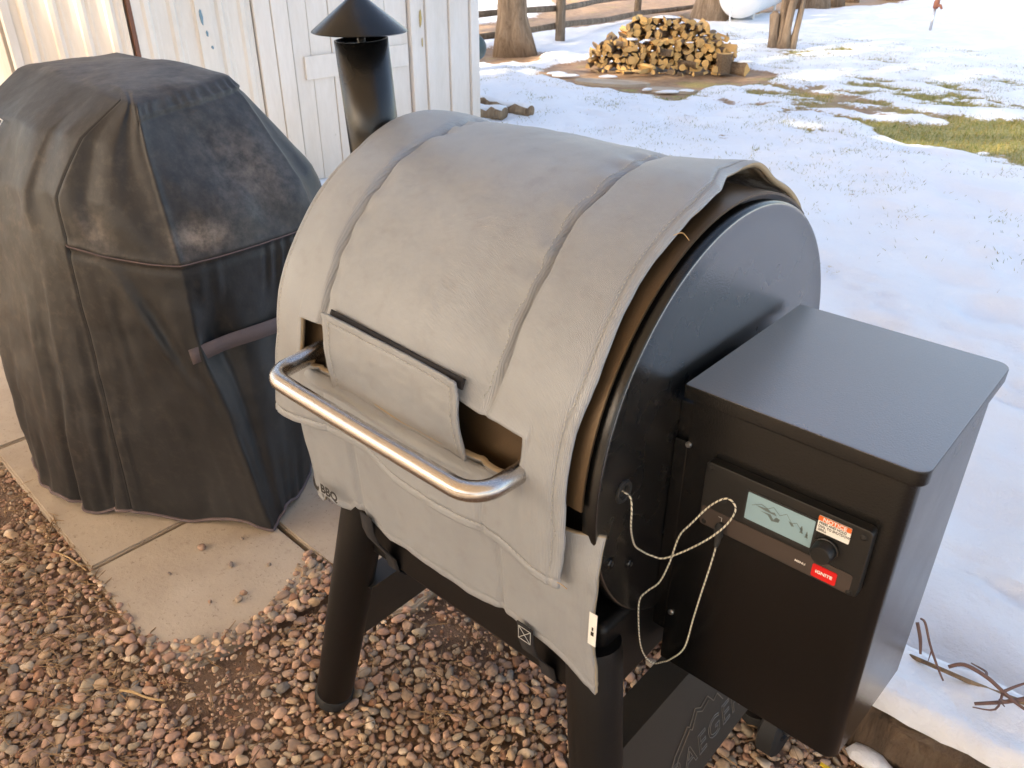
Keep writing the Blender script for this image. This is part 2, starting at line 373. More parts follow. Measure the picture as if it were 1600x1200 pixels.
def snowz(X, Y, bare):
    Pn = np.stack([X, Y], -1)
    h = .035 + .035 * fbm(Pn * 1.1, 41, 4) + .022 * fbm(Pn * 4.5, 43, 4) + .006 * fbm(Pn * 16, 45, 3)
    near = np.clip((4.2 - Y) / 2.5, 0, 1) * np.clip((Y - 1.25) / .2, 0, 1)
    h = h + near * (.045 + .05 * fbm(Pn * 2.3, 47, 3))
    # footprints: soft round dents
    h = h - .05 * np.clip(vnoise(Pn * 3.6, 71) - .30, 0, 1) * 1.6 * (Y < 7) - .03 * np.clip(vnoise(Pn * np.array([5.5, 7.0]), 73) - .25, 0, 1) * (Y < 9)
    return np.where(h > 0.005, h, .005) * (1 - .9 * bare) - .01 * bare
def snow_patch(name, xs, ys):
    X, Y = np.meshgrid(xs, ys, indexing='ij'); b, g = cover(X, Y); Z = snowz(X, Y, b)
    o = mk(name, np.stack([X, Y, Z], -1), gridfaces(len(xs), len(ys)), M['snow'])
    for nm, a in (('bare', b), ('grass', g)):
        at = o.data.attributes.new(nm, 'FLOAT', 'POINT'); at.data.foreach_set('value', a.ravel().astype(np.float32))
    return tag(o, kind='structure')
ys = 1.27 + np.linspace(0, 1, 430) ** 1.9 * 27
snow_patch('snow_field', np.linspace(-13, 6, 560), ys)
snow_patch('snow_side_yard', np.linspace(-24, -5.2, 260), np.linspace(-8, 1.27, 90))
snow_patch('snow_side_yard', np.linspace(-24, -13, 120), np.linspace(1.27, 14, 120))

# grass tips poking through the snow and the open lawn
n = 240000; gx = RNG.uniform(-6, 1.5, n); gy = RNG.uniform(3.4, 11.5, n); b, g = cover(gx, gy)
tuft = fbm(np.stack([gx, gy], -1) * 5, 91, 3)
far = np.clip((gy - 3.6) / 3, 0, 1)
keep = (RNG.random(n) < np.where(g * b > .3, .75, .9 * far * np.clip(tuft - .02, 0, 1) * 1.5 + .010)) & ~((b > .5) & (g < .3)) & (pdist(PAD, gx, gy) < .05)
gx, gy, b, g = gx[keep], gy[keep], b[keep], g[keep]; n = len(gx); z = snowz(gx, gy, b) - .004
h = RNG.uniform(.015, .042, n) * np.where(g * b > .3, 1.0, .6); a = RNG.uniform(0, 2 * PI, n); wd = RNG.uniform(.0012, .003, n)
lean = RNG.uniform(-.025, .025, (n, 2))
V = np.empty((n, 3, 3)); V[:, 0] = np.stack([gx - wd * np.cos(a), gy - wd * np.sin(a), z], 1); V[:, 1] = np.stack([gx + wd * np.cos(a), gy + wd * np.sin(a), z], 1)
V[:, 2] = np.stack([gx + lean[:, 0], gy + lean[:, 1], z + h], 1)
pal = np.array([(.17, .19, .03), (.28, .25, .05), (.42, .33, .10), (.13, .16, .03), (.34, .23, .09)]); cc = pal[RNG.choice(5, n, p=[.3, .25, .2, .15, .1])] * RNG.uniform(.7, 1.2, (n, 1))
cc = np.repeat(np.c_[cc, np.ones(n)][:, None], 3, 1).reshape(-1, 4)
o = mk('grass', V.reshape(-1, 3), np.arange(n * 3).reshape(-1, 3), M['blade'], smooth=False, colors=cc)
tag(o, 'short green and straw coloured grass poking through the snow', 'grass', kind='stuff')

# patio roof overhead, outlined to place the shade; unseen floor added for warm bounce
L_ = [(-4.7, -7.2), (5.5, -7.2), (5.5, .85), (-7.2, .85), (-7.2, -1.6), (-4.7, -1.6)]
o = mk('patio_roof', [(x, y, 3.56) for x, y in L_] + [(x, y, 3.68) for x, y in L_], [(5, 4, 3, 2, 1, 0), (6, 7, 8, 9, 10, 11)] + [(i_, (i_ + 1) % 6, (i_ + 1) % 6 + 6, i_ + 6) for i_ in range(6)], M['soffit'], smooth=False); tag(o, kind='structure')
o = mk('bounce_floor', *box(-7.0, 5.5, -9.0, -.32, -.06, .012), mat('pale_bounce_floor', (.68, .57, .44), .85), smooth=False); tag(o, kind='structure')  # unseen pale slab added to bounce warm sunlight under the roof
o = mk('sky_block_wall', *box(-7.0, 6.5, -9.6, -9.4, -.05, 2.7), M['stucco'], smooth=False); tag(o, kind='structure')  # unseen wall added to block the low sky and dim front faces
for px in (-4.6, 3.0):
    o = bbox('patio_post', (px, px + .11, .65, .76, -.05, 3.555), M['paint'], loc=(px, .7, 0)); tag(o, 'white square post at the %s end of the patio roof' % ('left' if px < 0 else 'right'), 'post', 'patio roof posts')

# paving slabs
pv = thing('patio_paving', (-2.2, .9, 0), None, None, kind='structure')
def slab(pts, seed):
    P = np.array(pts, float); bm = bmesh.new()
    vs = [bm.verts.new((x, y, .012)) for x, y in P]; f = bm.faces.new(vs)
    r = bmesh.ops.extrude_face_region(bm, geom=[f]); 
    for v in r['geom']:
        if isinstance(v, bmesh.types.BMVert): v.co.z = -.03
    bmesh.ops.recalc_face_normals(bm, faces=bm.faces)
    bmesh.ops.bevel(bm, geom=[e for e in bm.edges if all(v.co.z > 0 for v in e.verts)], offset=.005, segments=2, affect='EDGES')
    V = [v.co[:] for v in bm.verts]; F = [[v.index for v in f.verts] for f in bm.faces]; bm.verts.index_update()
    V = [v.co[:] for v in bm.verts]; F = [[v.index for v in f.verts] for f in bm.faces]; bm.free()
    o = mk('paving_slab', V, F, M['concrete'], pv, smooth=False); shade(o); return o
g = .005
slab([(-1.676, .400), (-1.34, .378), (-1.262, .41), (-1.235, .50), (-1.232, .60), (-1.255, .70), (-1.25, .776), (-1.676, .790)], 1)
slab([(-2.378, .437), (-1.686, .406), (-1.686, .790), (-2.378, .815)], 2)
slab([(-3.08, .468), (-2.388, .438), (-2.388, .815), (-3.08, .84)], 3)
slab([(-3.78, .50), (-3.09, .469), (-3.09, .84), (-3.78, .865)], 4)
slab([(-1.66, .802), (-1.36, .790), (-1.05, .785), (-1.03, .83), (-1.05, 1.24), (-1.66, 1.26)], 5)
for k, x in enumerate((-2.37, -3.08, -3.79)): slab([(x, .826 + .03 * k), (x + .70, .801 + .03 * k), (x + .70, 1.262), (x, 1.272)], 6 + k)

# ------------------------------------------------------------------ gravel
SLABS = [(-3.78, .49), (-2.38, .433), (-1.68, .400), (-1.40, .388), (-1.315, .43), (-1.27, .51), (-1.262, .60), (-1.31, .72), (-1.36, .782), (-1.14, .778), (-1.075, .83), (-1.09, 1.3), (-3.78, 1.3)]
def ico():
    bm = bmesh.new(); bmesh.ops.create_icosphere(bm, subdivisions=2, radius=1); bm.verts.index_update()
    V = np.array([v.co[:] for v in bm.verts]); F = np.array([[v.index for v in f.verts] for f in bm.faces]); bm.free(); return V, F
IV, IF = ico()
def pebble_shapes(k=40):
    out = []
    for i in range(k):
        r = np.random.default_rng(100 + i); s = np.array([1.0, r.uniform(.62, .95), r.uniform(.42, .75)])
        V = IV.copy()
        for c in range(r.integers(6, 12)):      # flatten some facets for angular stones
            d = r.normal(size=3); d /= np.linalg.norm(d); lim = r.uniform(.5, .82); pr = V @ d
            V = V - np.outer(np.clip(pr - lim, 0, 1) * .95, d)
        V = V * (1 + .10 * vnoise(V * 1.7 + 9 * i, i)[:, None]) * s; out.append(V)
    return out
PS = pebble_shapes()
def gravel(name, x0, x1, y0, y1, n, r0, r1, dens=1.0, excl=True, bareq=True):
    cell = .02; grid = {}; pts = []
    X = RNG.uniform(x0, x1, n); Y = RNG.uniform(y0, y1, n); S = np.clip(r0 * np.exp(RNG.normal(0, .34, n)), r0 * .5, r1)
    order = np.argsort(-S); X, Y, S = X[order], Y[order], S[order]
    ins = pdist(SLABS, X, Y) if excl else np.full(n, -1.)
    bn = fbm(np.stack([X, Y], -1) * 2.3, 61, 4)
    dl = np.minimum(np.minimum(np.hypot((X + 1.15) / 1.0, (Y - .42) / .75), np.hypot((X + .93) / 1.1, (Y - .86) / .8)), np.hypot((X + 2.15) / 1.4, (Y - .36) / .6))
    kk = RNG.random(n)
    for i in range(n):
        if ins[i] > .002 + .012 * (kk[i] - .5): continue
        if bareq and dl[i] < .13 + .07 * bn[i] and S[i] > .0055 and kk[i] < .93 - .3 * (dl[i] > .1): continue
        if bareq and bn[i] < -.42 and kk[i] < .7: continue
        cx, cy = int(X[i] / cell), int(Y[i] / cell); ok = True
        for a in (-1, 0, 1):
            for b_ in (-1, 0, 1):
                for j in grid.get((cx + a, cy + b_), ()):
                    if (X[i] - X[j]) ** 2 + (Y[i] - Y[j]) ** 2 < ((S[i] + S[j]) * .60) ** 2: ok = False; break
                if not ok: break
            if not ok: break
        if ok: grid.setdefault((cx, cy), []).append(i); pts.append(i)
    X, Y, S = X[pts], Y[pts], S[pts]; m = len(X)
    th = RNG.uniform(0, 2 * PI, m); tx = RNG.normal(0, .33, m); k = RNG.integers(0, len(PS), m)
    Vb = np.array(PS)[k]; c, s = np.cos(tx), np.sin(tx)
    y_ = Vb[..., 1] * c[:, None] - Vb[..., 2] * s[:, None]; z_ = Vb[..., 1] * s[:, None] + Vb[..., 2] * c[:, None]
    c, s = np.cos(th), np.sin(th); x2 = Vb[..., 0] * c[:, None] - y_ * s[:, None]; y2 = Vb[..., 0] * s[:, None] + y_ * c[:, None]
    W = np.stack([x2, y2, z_], -1) * S[:, None, None]
    base = -.010 + .010 * fbm(np.stack([X, Y], -1) * 3, 3) + S * .38 + RNG.uniform(-.002, .005, m)
    if excl: base = np.where(pdist([(-1.676, .400), (-1.30, .375), (-1.205, .41), (-1.205, .775), (-1.05, .785), (-1.03, 1.24), (-1.66, 1.26)], X, Y) > -.006, np.maximum(base, .009 + S * .40), base)
    if excl: base = np.where((pdist(SLABS, X, Y) > -.07) & (X > -1.8), np.maximum(base, .001 + S * .40), base)
    W += np.stack([X, Y, base], -1)[:, None]
    pal = np.array([(.38, .245, .185), (.42, .28, .205), (.36, .26, .20), (.31, .225, .16), (.47, .34, .225), (.27, .225, .18), (.50, .41, .31), (.30, .17, .11), (.38, .31, .225), (.21, .19, .17)])
    cc = pal[RNG.choice(10, m, p=[.19, .16, .15, .12, .11, .08, .045, .07, .055, .02])] * RNG.uniform(.95, 1.5, (m, 1))
    cc = np.repeat(np.c_[cc, np.ones(m)][:, None], len(IV), 1).reshape(-1, 4)
    F = (IF[None] + (np.arange(m) * len(IV))[:, None, None]).reshape(-1, 3)
    o = mk(name, W.reshape(-1, 3), F, M['pebble'], colors=cc)
    tag(o, 'bed of small pinkish brown river pebbles around the paving and grill', 'gravel', kind='stuff'); print('pebbles', m); return o
gravel('gravel', -2.75, .25, -.05, 1.2, 95000, .0075, .017)
gravel('gravel_edge', -3.6, -2.75, .0, .55, 9000, .0088, .016)

n = 16000; fx_, fy_ = RNG.uniform(-2.75, .25, n), RNG.uniform(-.05, 1.2, n); kf = pdist(SLABS, fx_, fy_) < .004; fx_, fy_ = fx_[kf], fy_[kf]; n = len(fx_)
bm = bmesh.new(); bmesh.ops.create_icosphere(bm, subdivisions=1, radius=1); bm.verts.index_update(); V1 = np.array([v.co[:] for v in bm.verts]); F1 = np.array([[v.index for v in f.verts] for f in bm.faces]); bm.free()
Sz = RNG.uniform(.0016, .0046, n); W = V1[None] * (Sz[:, None] * RNG.uniform(.6, 1.2, (n, 3)))[:, None, :] * RNG.uniform(.75, 1.2, (n, 12, 1)) + np.stack([fx_, fy_, -.006 + .010 * fbm(np.stack([fx_, fy_], -1) * 3, 3) + Sz * .4 + RNG.uniform(0, .004, n) + .016 * (pdist([(-1.676, .400), (-1.30, .375), (-1.205, .41), (-1.205, .775), (-1.05, .785), (-1.03, 1.24), (-1.66, 1.26)], fx_, fy_) > 0)], -1)[:, None]
cc = np.array([(.40, .26, .18), (.33, .22, .15), (.48, .36, .26), (.26, .18, .13)])[RNG.integers(0, 4, n)] * RNG.uniform(.8, 1.3, (n, 1)); cc = np.repeat(np.c_[cc, np.ones(n)][:, None], 12, 1).reshape(-1, 4)
o = mk('gravel_chips', W.reshape(-1, 3), (F1[None] + (np.arange(n) * 12)[:, None, None]).reshape(-1, 3), M['pebble'], smooth=False, colors=cc); tag(o, 'fine chips and grit between the pebbles', 'grit', kind='stuff')

# loose needles and straw litter
n = 2600; V = []; F = []
lx = RNG.uniform(-2.6, 0, n * 3); ly = RNG.uniform(.0, 1.12, n * 3); q = fbm(np.stack([lx, ly], -1) * 2.3, 61, 4); sel = ((q < -.12) | (RNG.random(n * 3) < .18)) & (pdist(SLABS, lx, ly) < .02)
lx, ly = lx[sel][:n], ly[sel][:n]
for x, y in zip(lx, ly):
    a = random.uniform(0, 2 * PI); L = random.uniform(.008, .03); r = random.uniform(.0005, .0011); z = random.uniform(.0, .014); dz = random.uniform(-.003, .004)
    dx, dy = math.cos(a) * L, math.sin(a) * L; nx, ny = -math.sin(a) * r, math.cos(a) * r; i = len(V)
    V += [(x - dx + nx, y - dy + ny, z), (x - dx - nx, y - dy - ny, z), (x + dx - nx, y + dy - ny, z + dz), (x + dx + nx, y + dy + ny, z + dz), (x + nx * 0, y, z + r * 2 + .001)]
    F += [(i, i + 1, i + 4), (i + 1, i + 2, i + 4), (i + 2, i + 3, i + 4), (i + 3, i, i + 4)]
o = mk('needle_litter', V, F, M['needle'], smooth=False); tag(o, 'dry brown needles and bits of straw between the pebbles', 'plant litter', kind='stuff')

# loose stones lying on the slabs
STN = [((-1.554, .616), .011, 0), ((-1.448, .63), .011, 0), ((-1.334, .581), .012, 0), ((-1.345, .60), .010, 0), ((-1.513, .70), .006, 0), ((-1.383, .69), .007, 0), ((-1.378, .536), .006, 0), ((-1.30, .85), .007, 0), ((-1.22, .86), .0065, 0), ((-1.20, .92), .006, 0), ((-1.53, .52), .006, 0)]
for i, ((x, y), r, lb) in enumerate(STN):
    V = PS[i * 3 % 40] * r + np.array([x, y, .012 + r * .42])
    cc = np.tile(np.array([(.40, .27, .2, 1), (.30, .24, .2, 1), (.42, .33, .25, 1)][i % 3]), (len(IV), 1))
    o = mk('loose_pebble', V, IF, M['pebble'], colors=cc, loc=(x, y, .012))
    tag(o, ['brown pebble lying alone on the left part of the front slab', 'tan pebble in the middle of the front slab', 'larger of the two touching stones at the right rim of the front slab', 'smaller of the two touching stones at the right rim of the front slab', 'tiny pebble just in front of the cover hem', 'small brown stone near the slab joint by the cover corner', 'small flat stone near the rounded lower rim of the front slab', 'stone on the far slab closest to the cover corner', 'middle crumb of stone on the far slab', 'little stone on the far slab nearest the grill leg', 'small pebble in the left half of the front slab, toward the gravel'][i], 'stone', 'loose stones on the paving slabs')

def sweep(name, pts, rad, mt, label, cat, group=None, seg=6, kids=()):
    P = crom(pts, 5); rr = np.interp(np.linspace(0, 1, len(P)), np.linspace(0, 1, len(rad)), rad)
    parts = [tube(P, rr, seg)]
    for kp, kr in kids:
        Pk = crom(kp, 4); parts.append(tube(Pk, np.linspace(kr, kr * .4, len(Pk)), 5))
    V, F = join(parts); o = mk(name, V, F, mt, loc=tuple(pts[0])); return tag(o, label, cat, group)
sweep('dry_stick', [(-1.288, .29, .018), (-1.262, .303, .024), (-1.225, .318, .022), (-1.198, .337, .02)], [.0018, .0028, .0024, .0018], M['straw'], 'pale dry stick lying on the gravel below the front slab', 'stick')
sweep('dry_stick', [(-1.135, .25, .02), (-1.11, .265, .026), (-1.098, .26, .024), (-1.08, .245, .02)], [.0022, .0026, .002], M['twig'], 'orange brown bent stick near the bottom edge of the gravel', 'stick')
sweep('dry_stick', [(-1.80, .37, .02), (-1.74, .385, .024), (-1.68, .395, .016)], [.0015, .0018, .0012], M['straw'], 'thin curved stick along the edge of the paving', 'stick')

# ------------------------------------------------------------------ pellet grill
GL = (-.64, .83, 0)
grill = thing('pellet_grill', GL, 'black pellet grill on round legs with side hopper, chimney and long steel handle', 'grill')
yc, zc = .838, .772
def arc_shell(name, r, x0, x1, t0, t1, th, mt, parent, nt=64, nx=2):
    """curved sheet: theta 0 = front, 90 = top"""
    V = []; T = np.radians(np.linspace(t0, t1, nt))
    xsn = np.linspace(x0, x1, nx)
    for rr in (r, r - th):
        for x in xsn:
            for t in T: V.append((x, yc - rr * math.cos(t), zc + rr * math.sin(t)))
    F = []; q = nx * nt
    for i in range(nx - 1):
        for j in range(nt - 1):
            a = i * nt + j; F.append((a, a + 1, a + nt + 1, a + nt)); F.append((q + a, q + a + nt, q + a + nt + 1, q + a + 1))
    for j in range(nt - 1):
        F.append((j, q + j, q + j + 1, j + 1)); a = (nx - 1) * nt + j; F.append((a, a + 1, q + a + 1, q + a))
    for i in range(nx - 1):
        a = i * nt; F.append((a, a + nt, q + a + nt, q + a)); a += nt - 1; F.append((a, q + a, q + a + nt, a + nt))
    o = mk(name, V, F, mt, parent); fixn(o); shade(o, 40); return o
o = mk('barrel', *lathe([(.262, -.945), (.262, -.392)], 96, 'x', (0, yc, zc)), M['black'], grill); shade(o)
R0 = .2745
prof = [(R0 - .008, -.405), (R0, -.402), (R0 + .0005, -.390), (R0 - .0003, -.3868), (R0 - .002, -.3850), (R0 - .0045, -.3845), (R0 - .0075, -.3853), (R0 - .03, -.3858), (.001, -.3858)]
capo = mk('end_cap', *lathe(prof, 128, 'x', (0, yc, zc)), M['enamel'], grill); shade(capo, 50)
capo.data.materials.append(M['black'])
for p_ in capo.data.polygons: p_.material_index = 0 if abs(p_.normal.x) > .9 else 1
prof = [(R0 - .008, -.935), (R0, -.938), (R0, -.952), (R0 - .01, -.956), (.001, -.954)]
o = mk('end_cap', *lathe(prof, 96, 'x', (0, yc, zc)), M['black'], grill); shade(o, 50)
arc_shell('lid', .2835, -.948, -.397, 1.0, 128, .003, M['bronze'], grill, 80)
# lid lip with rounded lower corner on the right
# body skirt under the barrel
sk = join([box(-.895, -.3872, .602, 1.072, .424, .57)])
o = mk('body', *sk, M['blackmatte'], grill, smooth=False); bevel(o, .012, 3)
# legs
def leg(p0, p1, r0=.037, r1=.035):
    P = [Vector(p0).lerp(Vector(p1), t) for t in (0, .02, .5, .93, .932, .99, 1)]
    L = mk('leg', *tube(P, [r0 * .95, r0, r0 * .99, r1, r1 * 1.0, r1, r1 * .9], 40), M['blackmatte'], grill); shade(L, 50)
    d = (Vector(p1) - Vector(p0)).normalized()
    f = mk('foot', *tube([Vector(p1) - d * .028, Vector(p1) - d * .026, Vector(p1) - d * .004, Vector(p1)], [r1 * 1.0, r1 * 1.05, r1 * 1.05, r1 * .9], 40), M['rubber'], L); shade(f, 50)
    return L
leg((-.857, .612, .535), (-.978, .568, .0)); leg((-.408, .612, .535), (-.335, .572, 0))
leg((-.857, 1.055, .535), (-.978, 1.09, 0)); leg((-.408, 1.055, .535), (-.335, 1.09, 0))
# embossed cross plates
def plate(sx, x_top, x_bot, zt, zb, y0, y1):
    fl = -.048 * sx
    V = [(x_top, y0, zt), (x_top, y1, zt), (x_bot, y1, zb), (x_bot, y0, zb)]
    t = .004 * sx
    V += [(x - t, y, z - .001) for x, y, z in V]
    F = [(0, 1, 2, 3), (7, 6, 5, 4), (0, 3, 7, 4), (1, 5, 6, 2), (2, 6, 7, 3)]
    n0 = len(V); V += [(x_top, y0, zt), (x_top, y1, zt), (x_top + fl, y1, zt + .002), (x_top + fl, y0, zt + .002)]
    V += [(x, y, z - .003) for x, y, z in V[n0:n0 + 4]]
    F += [(n0, n0 + 1, n0 + 2, n0 + 3), (n0 + 7, n0 + 6, n0 + 5, n0 + 4), (n0 + 3, n0 + 2, n0 + 6, n0 + 7), (n0, n0 + 3, n0 + 7, n0 + 4), (n0 + 1, n0 + 5, n0 + 6, n0 + 2), (n0, n0 + 4, n0 + 5, n0 + 1)]
    o = mk('cross_plate', V, F, M['blackmatte'], grill, smooth=False); return o
PT, PB = (-.362, .340), (-.318, .145)
cp = plate(1, PT[0], PB[0], PT[1], PB[1], .60, 1.06)
cp2 = plate(-1, -.905, -.95, .34, .145, .60, 1.06)
up = Vector((PT[0] - PB[0], 0, PT[1] - PB[1])).normalized(); nrm = Vector((up.z, 0, -up.x))
def pp(y, t, off=.0006): # point on plate: t = distance below the top edge
    return Vector((PT[0], y, PT[1])) - up * t + nrm * off
def outline(name, pts, wdt, mt, parent, up_, ux_, org_, nrm_, h=.0012):
    V = []; F = []
    for i in range(len(pts) - 1):
        a = Vector(pts[i]); b = Vector(pts[i + 1]); d = (b - a); d.normalize(); nn = Vector((-d.y, d.x)) * wdt / 2; k = len(V)
        for q in (a + nn, a - nn, b - nn, b + nn):
            for z in (0, h): V.append(org_ + ux_ * q.x + up_ * q.y + nrm_ * z)
        F += [(k + 1, k + 3, k + 5, k + 7), (k, k + 1, k + 7, k + 6), (k + 2, k + 4, k + 5, k + 3), (k, k + 2, k + 3, k + 1), (k + 4, k + 6, k + 7, k + 5)]
    return mk(name, V, F, mt, parent, smooth=False)
M['emboss'] = powder('lit_edge_black_steel', (.16, .14, .12), .35)  # paler tone paints the light caught along the embossed edges
M['plate'] = powder('lit_plate_steel', (.030, .025, .021), .5)  # matte black raised so the plate reads as lit, with dust specks
for p_ in (cp, cp2): p_.data.materials[0] = M['plate']
def outline_text(name, body, size, mt, parent, origin, ux, uy, sx, r):
    cu = bpy.data.curves.new(name, 'FONT'); cu.body = body; cu.size = size; cu.align_x = 'CENTER'; cu.align_y = 'CENTER'; cu.resolution_u = 3
    cu.fill_mode = 'NONE'; cu.bevel_depth = r; cu.bevel_resolution = 0; cu.space_character = 1.12
    t = bpy.data.objects.new('tmp', cu); COL.objects.link(t); dg = C.evaluated_depsgraph_get(); me = t.evaluated_get(dg).to_mesh()
    V = np.array([v.co[:] for v in me.vertices]); F = [tuple(p.vertices) for p in me.polygons]
    t.evaluated_get(dg).to_mesh_clear(); bpy.data.objects.remove(t); bpy.data.curves.remove(cu)
    ux = np.array(Vector(ux).normalized()); uy = np.array(Vector(uy).normalized()); uz = np.cross(ux, uy)
    return mk(name, np.array(origin) + V[:, :1] * sx * ux + V[:, 1:2] * uy + V[:, 2:3] * uz, F, mt, parent, smooth=False)
outline_text('embossed_lettering', 'TRAEGER', .056, M['emboss'], cp, pp(.82, .150), (0, 1, 0), up, .98, .0006)
MT = [(-.115, -.055), (-.075, -.015), (-.070, -.008), (-.030, .018), (-.024, .012), (-.005, .034), (.010, .024), (.032, .030), (.048, .008), (.060, .014), (.075, -.01)]
outline('embossed_mountains', MT, .0013, M['emboss'], cp, up, Vector((0, 1, 0)), pp(.815, .105), nrm)
outline('embossed_mountains', [(x * .93 + .004, y - .010) for x, y in MT[:8]], .0013, M['emboss'], cp, up, Vector((0, 1, 0)), pp(.815, .105), nrm)
# wheel at the rear of the right side
wh = mk('wheel', *lathe([(.02, -.302), (.058, -.302), (.063, -.298), (.063, -.272), (.058, -.268), (.03, -.268), (.028, -.272), (.002, -.272)], 40, 'x', (0, 1.05, .063)), M['rubber'], grill); shade(wh, 40)
o = mk('hub', *lathe([(.014, -.31), (.016, -.305), (.016, -.262), (.010, -.257)], 20, 'x', (0, 1.05, .063)), M['chrome'], wh); shade(o, 40)
# hopper
hx0, hx1, hy0, hy1 = -.3665, -.1235, .713, .988
def rbox(x0, x1, y0, y1, zb, zt, rr, seg=5, skew=0.0, left=False):
    """vertical-walled box with rounded right corners; bottom drops by skew toward the back"""
    pts = [(x0, y0)]
    for k in range(seg + 1):
        a = -PI / 2 + PI / 2 * k / seg; pts.append((x1 - rr + rr * math.cos(a), y0 + rr + rr * math.sin(a)))
    for k in range(seg + 1):
        a = PI / 2 * k / seg; pts.append((x1 - rr + rr * math.cos(a), y1 - rr + rr * math.sin(a)))
    pts.append((x0, y1)); n = len(pts)
    V = [(x, y, zt) for x, y in pts] + [(x, y, zb - skew * (y - y0) / (y1 - y0)) for x, y in pts]
    F = [tuple(range(n)), tuple(range(2 * n - 1, n - 1, -1))] + [(i, i + n, (i + 1) % n + n, (i + 1) % n) for i in range(n)]
    return V, F
hop = mk('hopper', *rbox(hx0, hx1, hy0, hy1, .452, .862, .017, 6, .07), M['black'], grill, smooth=False); fixn(hop); bevel(hop, .0025, 2, 60)
hl = mk('hopper_lid', *rbox(-.374, -.1165, .7045, .997, .8625, .8805, .016, 8), M['black'], grill, smooth=False); fixn(hl); bevel(hl, .002, 2, 60)
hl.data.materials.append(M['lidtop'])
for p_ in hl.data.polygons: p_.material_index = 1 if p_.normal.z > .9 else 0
o = bbox('hinge_bracket', (-.386, -.3665, .722, .80, .795, .848), M['black'], grill, .002)
# mounting flange between barrel and hopper
o = bbox('hopper_flange', (-.3858, -.366, .716, .98, .50, .80), M['black'], grill, .003)
def disc(name, p, nrm_, r, h, mt, parent, seg=20, r2=None):
    p = Vector(p); d = Vector(nrm_).normalized(); r2 = r2 or r * .8
    o = mk(name, *tube([p, p + d * h * .6, p + d * h], [r, r, r2], seg), mt, parent); shade(o, 40); return o
for y, z in ((.600, .683), (.642, .655)):
    b = disc('bolt', (-.386, y, z), (1, 0, 0), .007, .004, M['black'], grill, 16); disc('socket', (-.3822, y, z), (1, 0, 0), .0032, .0006, M['rubber'], b, 6)
for x, z in ((-.372, .80), (-.366, .54)):
    disc('screw', (x + .008, .7135, z), (0, -1, 0), .004, .003, M['chrome'], grill, 10)
# probe grommet
gr_ = mk('grommet', *lathe([(.008, -.388), (.013, -.387), (.0145, -.3835), (.013, -.381), (.009, -.3815), (.0075, -.386)], 28, 'x', (0, .613, .779)), M['rubber'], grill); shade(gr_, 60)
# control panel
def rrect(x0, x1, z0, z1, r, seg=4):
    P = []
    for cx, cz, a0 in ((x1 - r, z0 + r, -PI / 2), (x1 - r, z1 - r, 0), (x0 + r, z1 - r, PI / 2), (x0 + r, z0 + r, PI)):
        for k in range(seg + 1):
            a = a0 + PI / 2 * k / seg; P.append((cx + r * math.cos(a), cz + r * math.sin(a)))
    return P
def prism(name, P, yf, yb, mt, parent, bev=0):
    n = len(P); V = [(x, yf, z) for x, z in P] + [(x, yb, z) for x, z in P]
    F = [tuple(range(n)), tuple(range(2 * n - 1, n - 1, -1))] + [(i, i + n, (i + 1) % n + n, (i + 1) % n) for i in range(n)]
    o = mk(name, V, F, mt, parent, smooth=False); fixn(o)
    if bev: bevel(o, bev, 2, 50)
    else: shade(o, 35)
    return o
cpn = prism('control_panel', rrect(-.333, -.146, .711, .799, .006), .700, .7135, M['panel'], grill, .0018)
prism('lower_band', rrect(-.3305, -.1545, .7135, .7385, .003), .6992, .7002, M['band'], cpn)
prism('screen_bezel', rrect(-.2815, -.1995, .7445, .7865, .002), .6990, .7003, M['rubber'], cpn)
prism('screen', rrect(-.2785, -.2025, .7485, .784, .001), .6984, .6995, M['lcd'], cpn)
MTN = [(-.272, .770), (-.262, .776), (-.254, .774), (-.248, .779), (-.24, .772), (-.233, .778), (-.226, .769), (-.221, .7725), (-.215, .766)]
def flat(name, polys, y, mt, parent):
    V = []; F = []
    for P in polys:
        k = len(V); V += [(x, y, z) for x, z in P]; F.append(tuple(range(k, k + len(P))))
    return mk(name, V, F, mt, parent, smooth=False)
def ribbon(pts, w_):
    out = []
    for (a, b), (c_, d) in zip(pts[:-1], pts[1:]): out.append([(a, b - w_), (c_, d - w_), (c_, d), (a, b)])
    return out
flat('screen_mountains', ribbon(MTN, .0009) + [[(-.268, .7715), (-.254, .7735), (-.250, .771), (-.246, .7725), (-.243, .769), (-.256, .7695)], [(-.262, .767), (-.250, .768), (-.246, .763), (-.2435, .7675), (-.239, .7665), (-.240, .762), (-.248, .760), (-.253, .7655)],
     [(-.230, .770), (-.2255, .769), (-.223, .766), (-.226, .765)], [(-.217, .766), (-.215, .772), (-.213, .766)], [(-.2165, .762), (-.215, .769), (-.2125, .762)], [(-.210, .762), (-.2085, .768), (-.207, .762)], [(-.2105, .759), (-.2085, .765), (-.2065, .759)]], .6982, M['lcdink'], cpn)
prism('notice_label', rrect(-.2005, -.1665, .7735, .7935, .0008), .6988, .6998, M['white'], cpn)
prism('notice_header', rrect(-.2005, -.1665, .7878, .7935, .0008), .6984, .6990, M['orange'], cpn)
text('notice_lettering', 'NOTICE', .0062, M['white'], cpn, (-.1835, .6982, .7906), (1, 0, 0), (0, 0, 1), .0001, .00012, 1.1)
for k, s in enumerate(('PRESS AND HOLD', 'DIAL TO SHUTDOWN', 'GRILL')):
    text('notice_lettering', s, .0042, M['ink'], cpn, (-.1992, .6986, .7852 - .0042 * k), (1, 0, 0), (0, 0, 1), .0001, .00008, .85, 'LEFT')
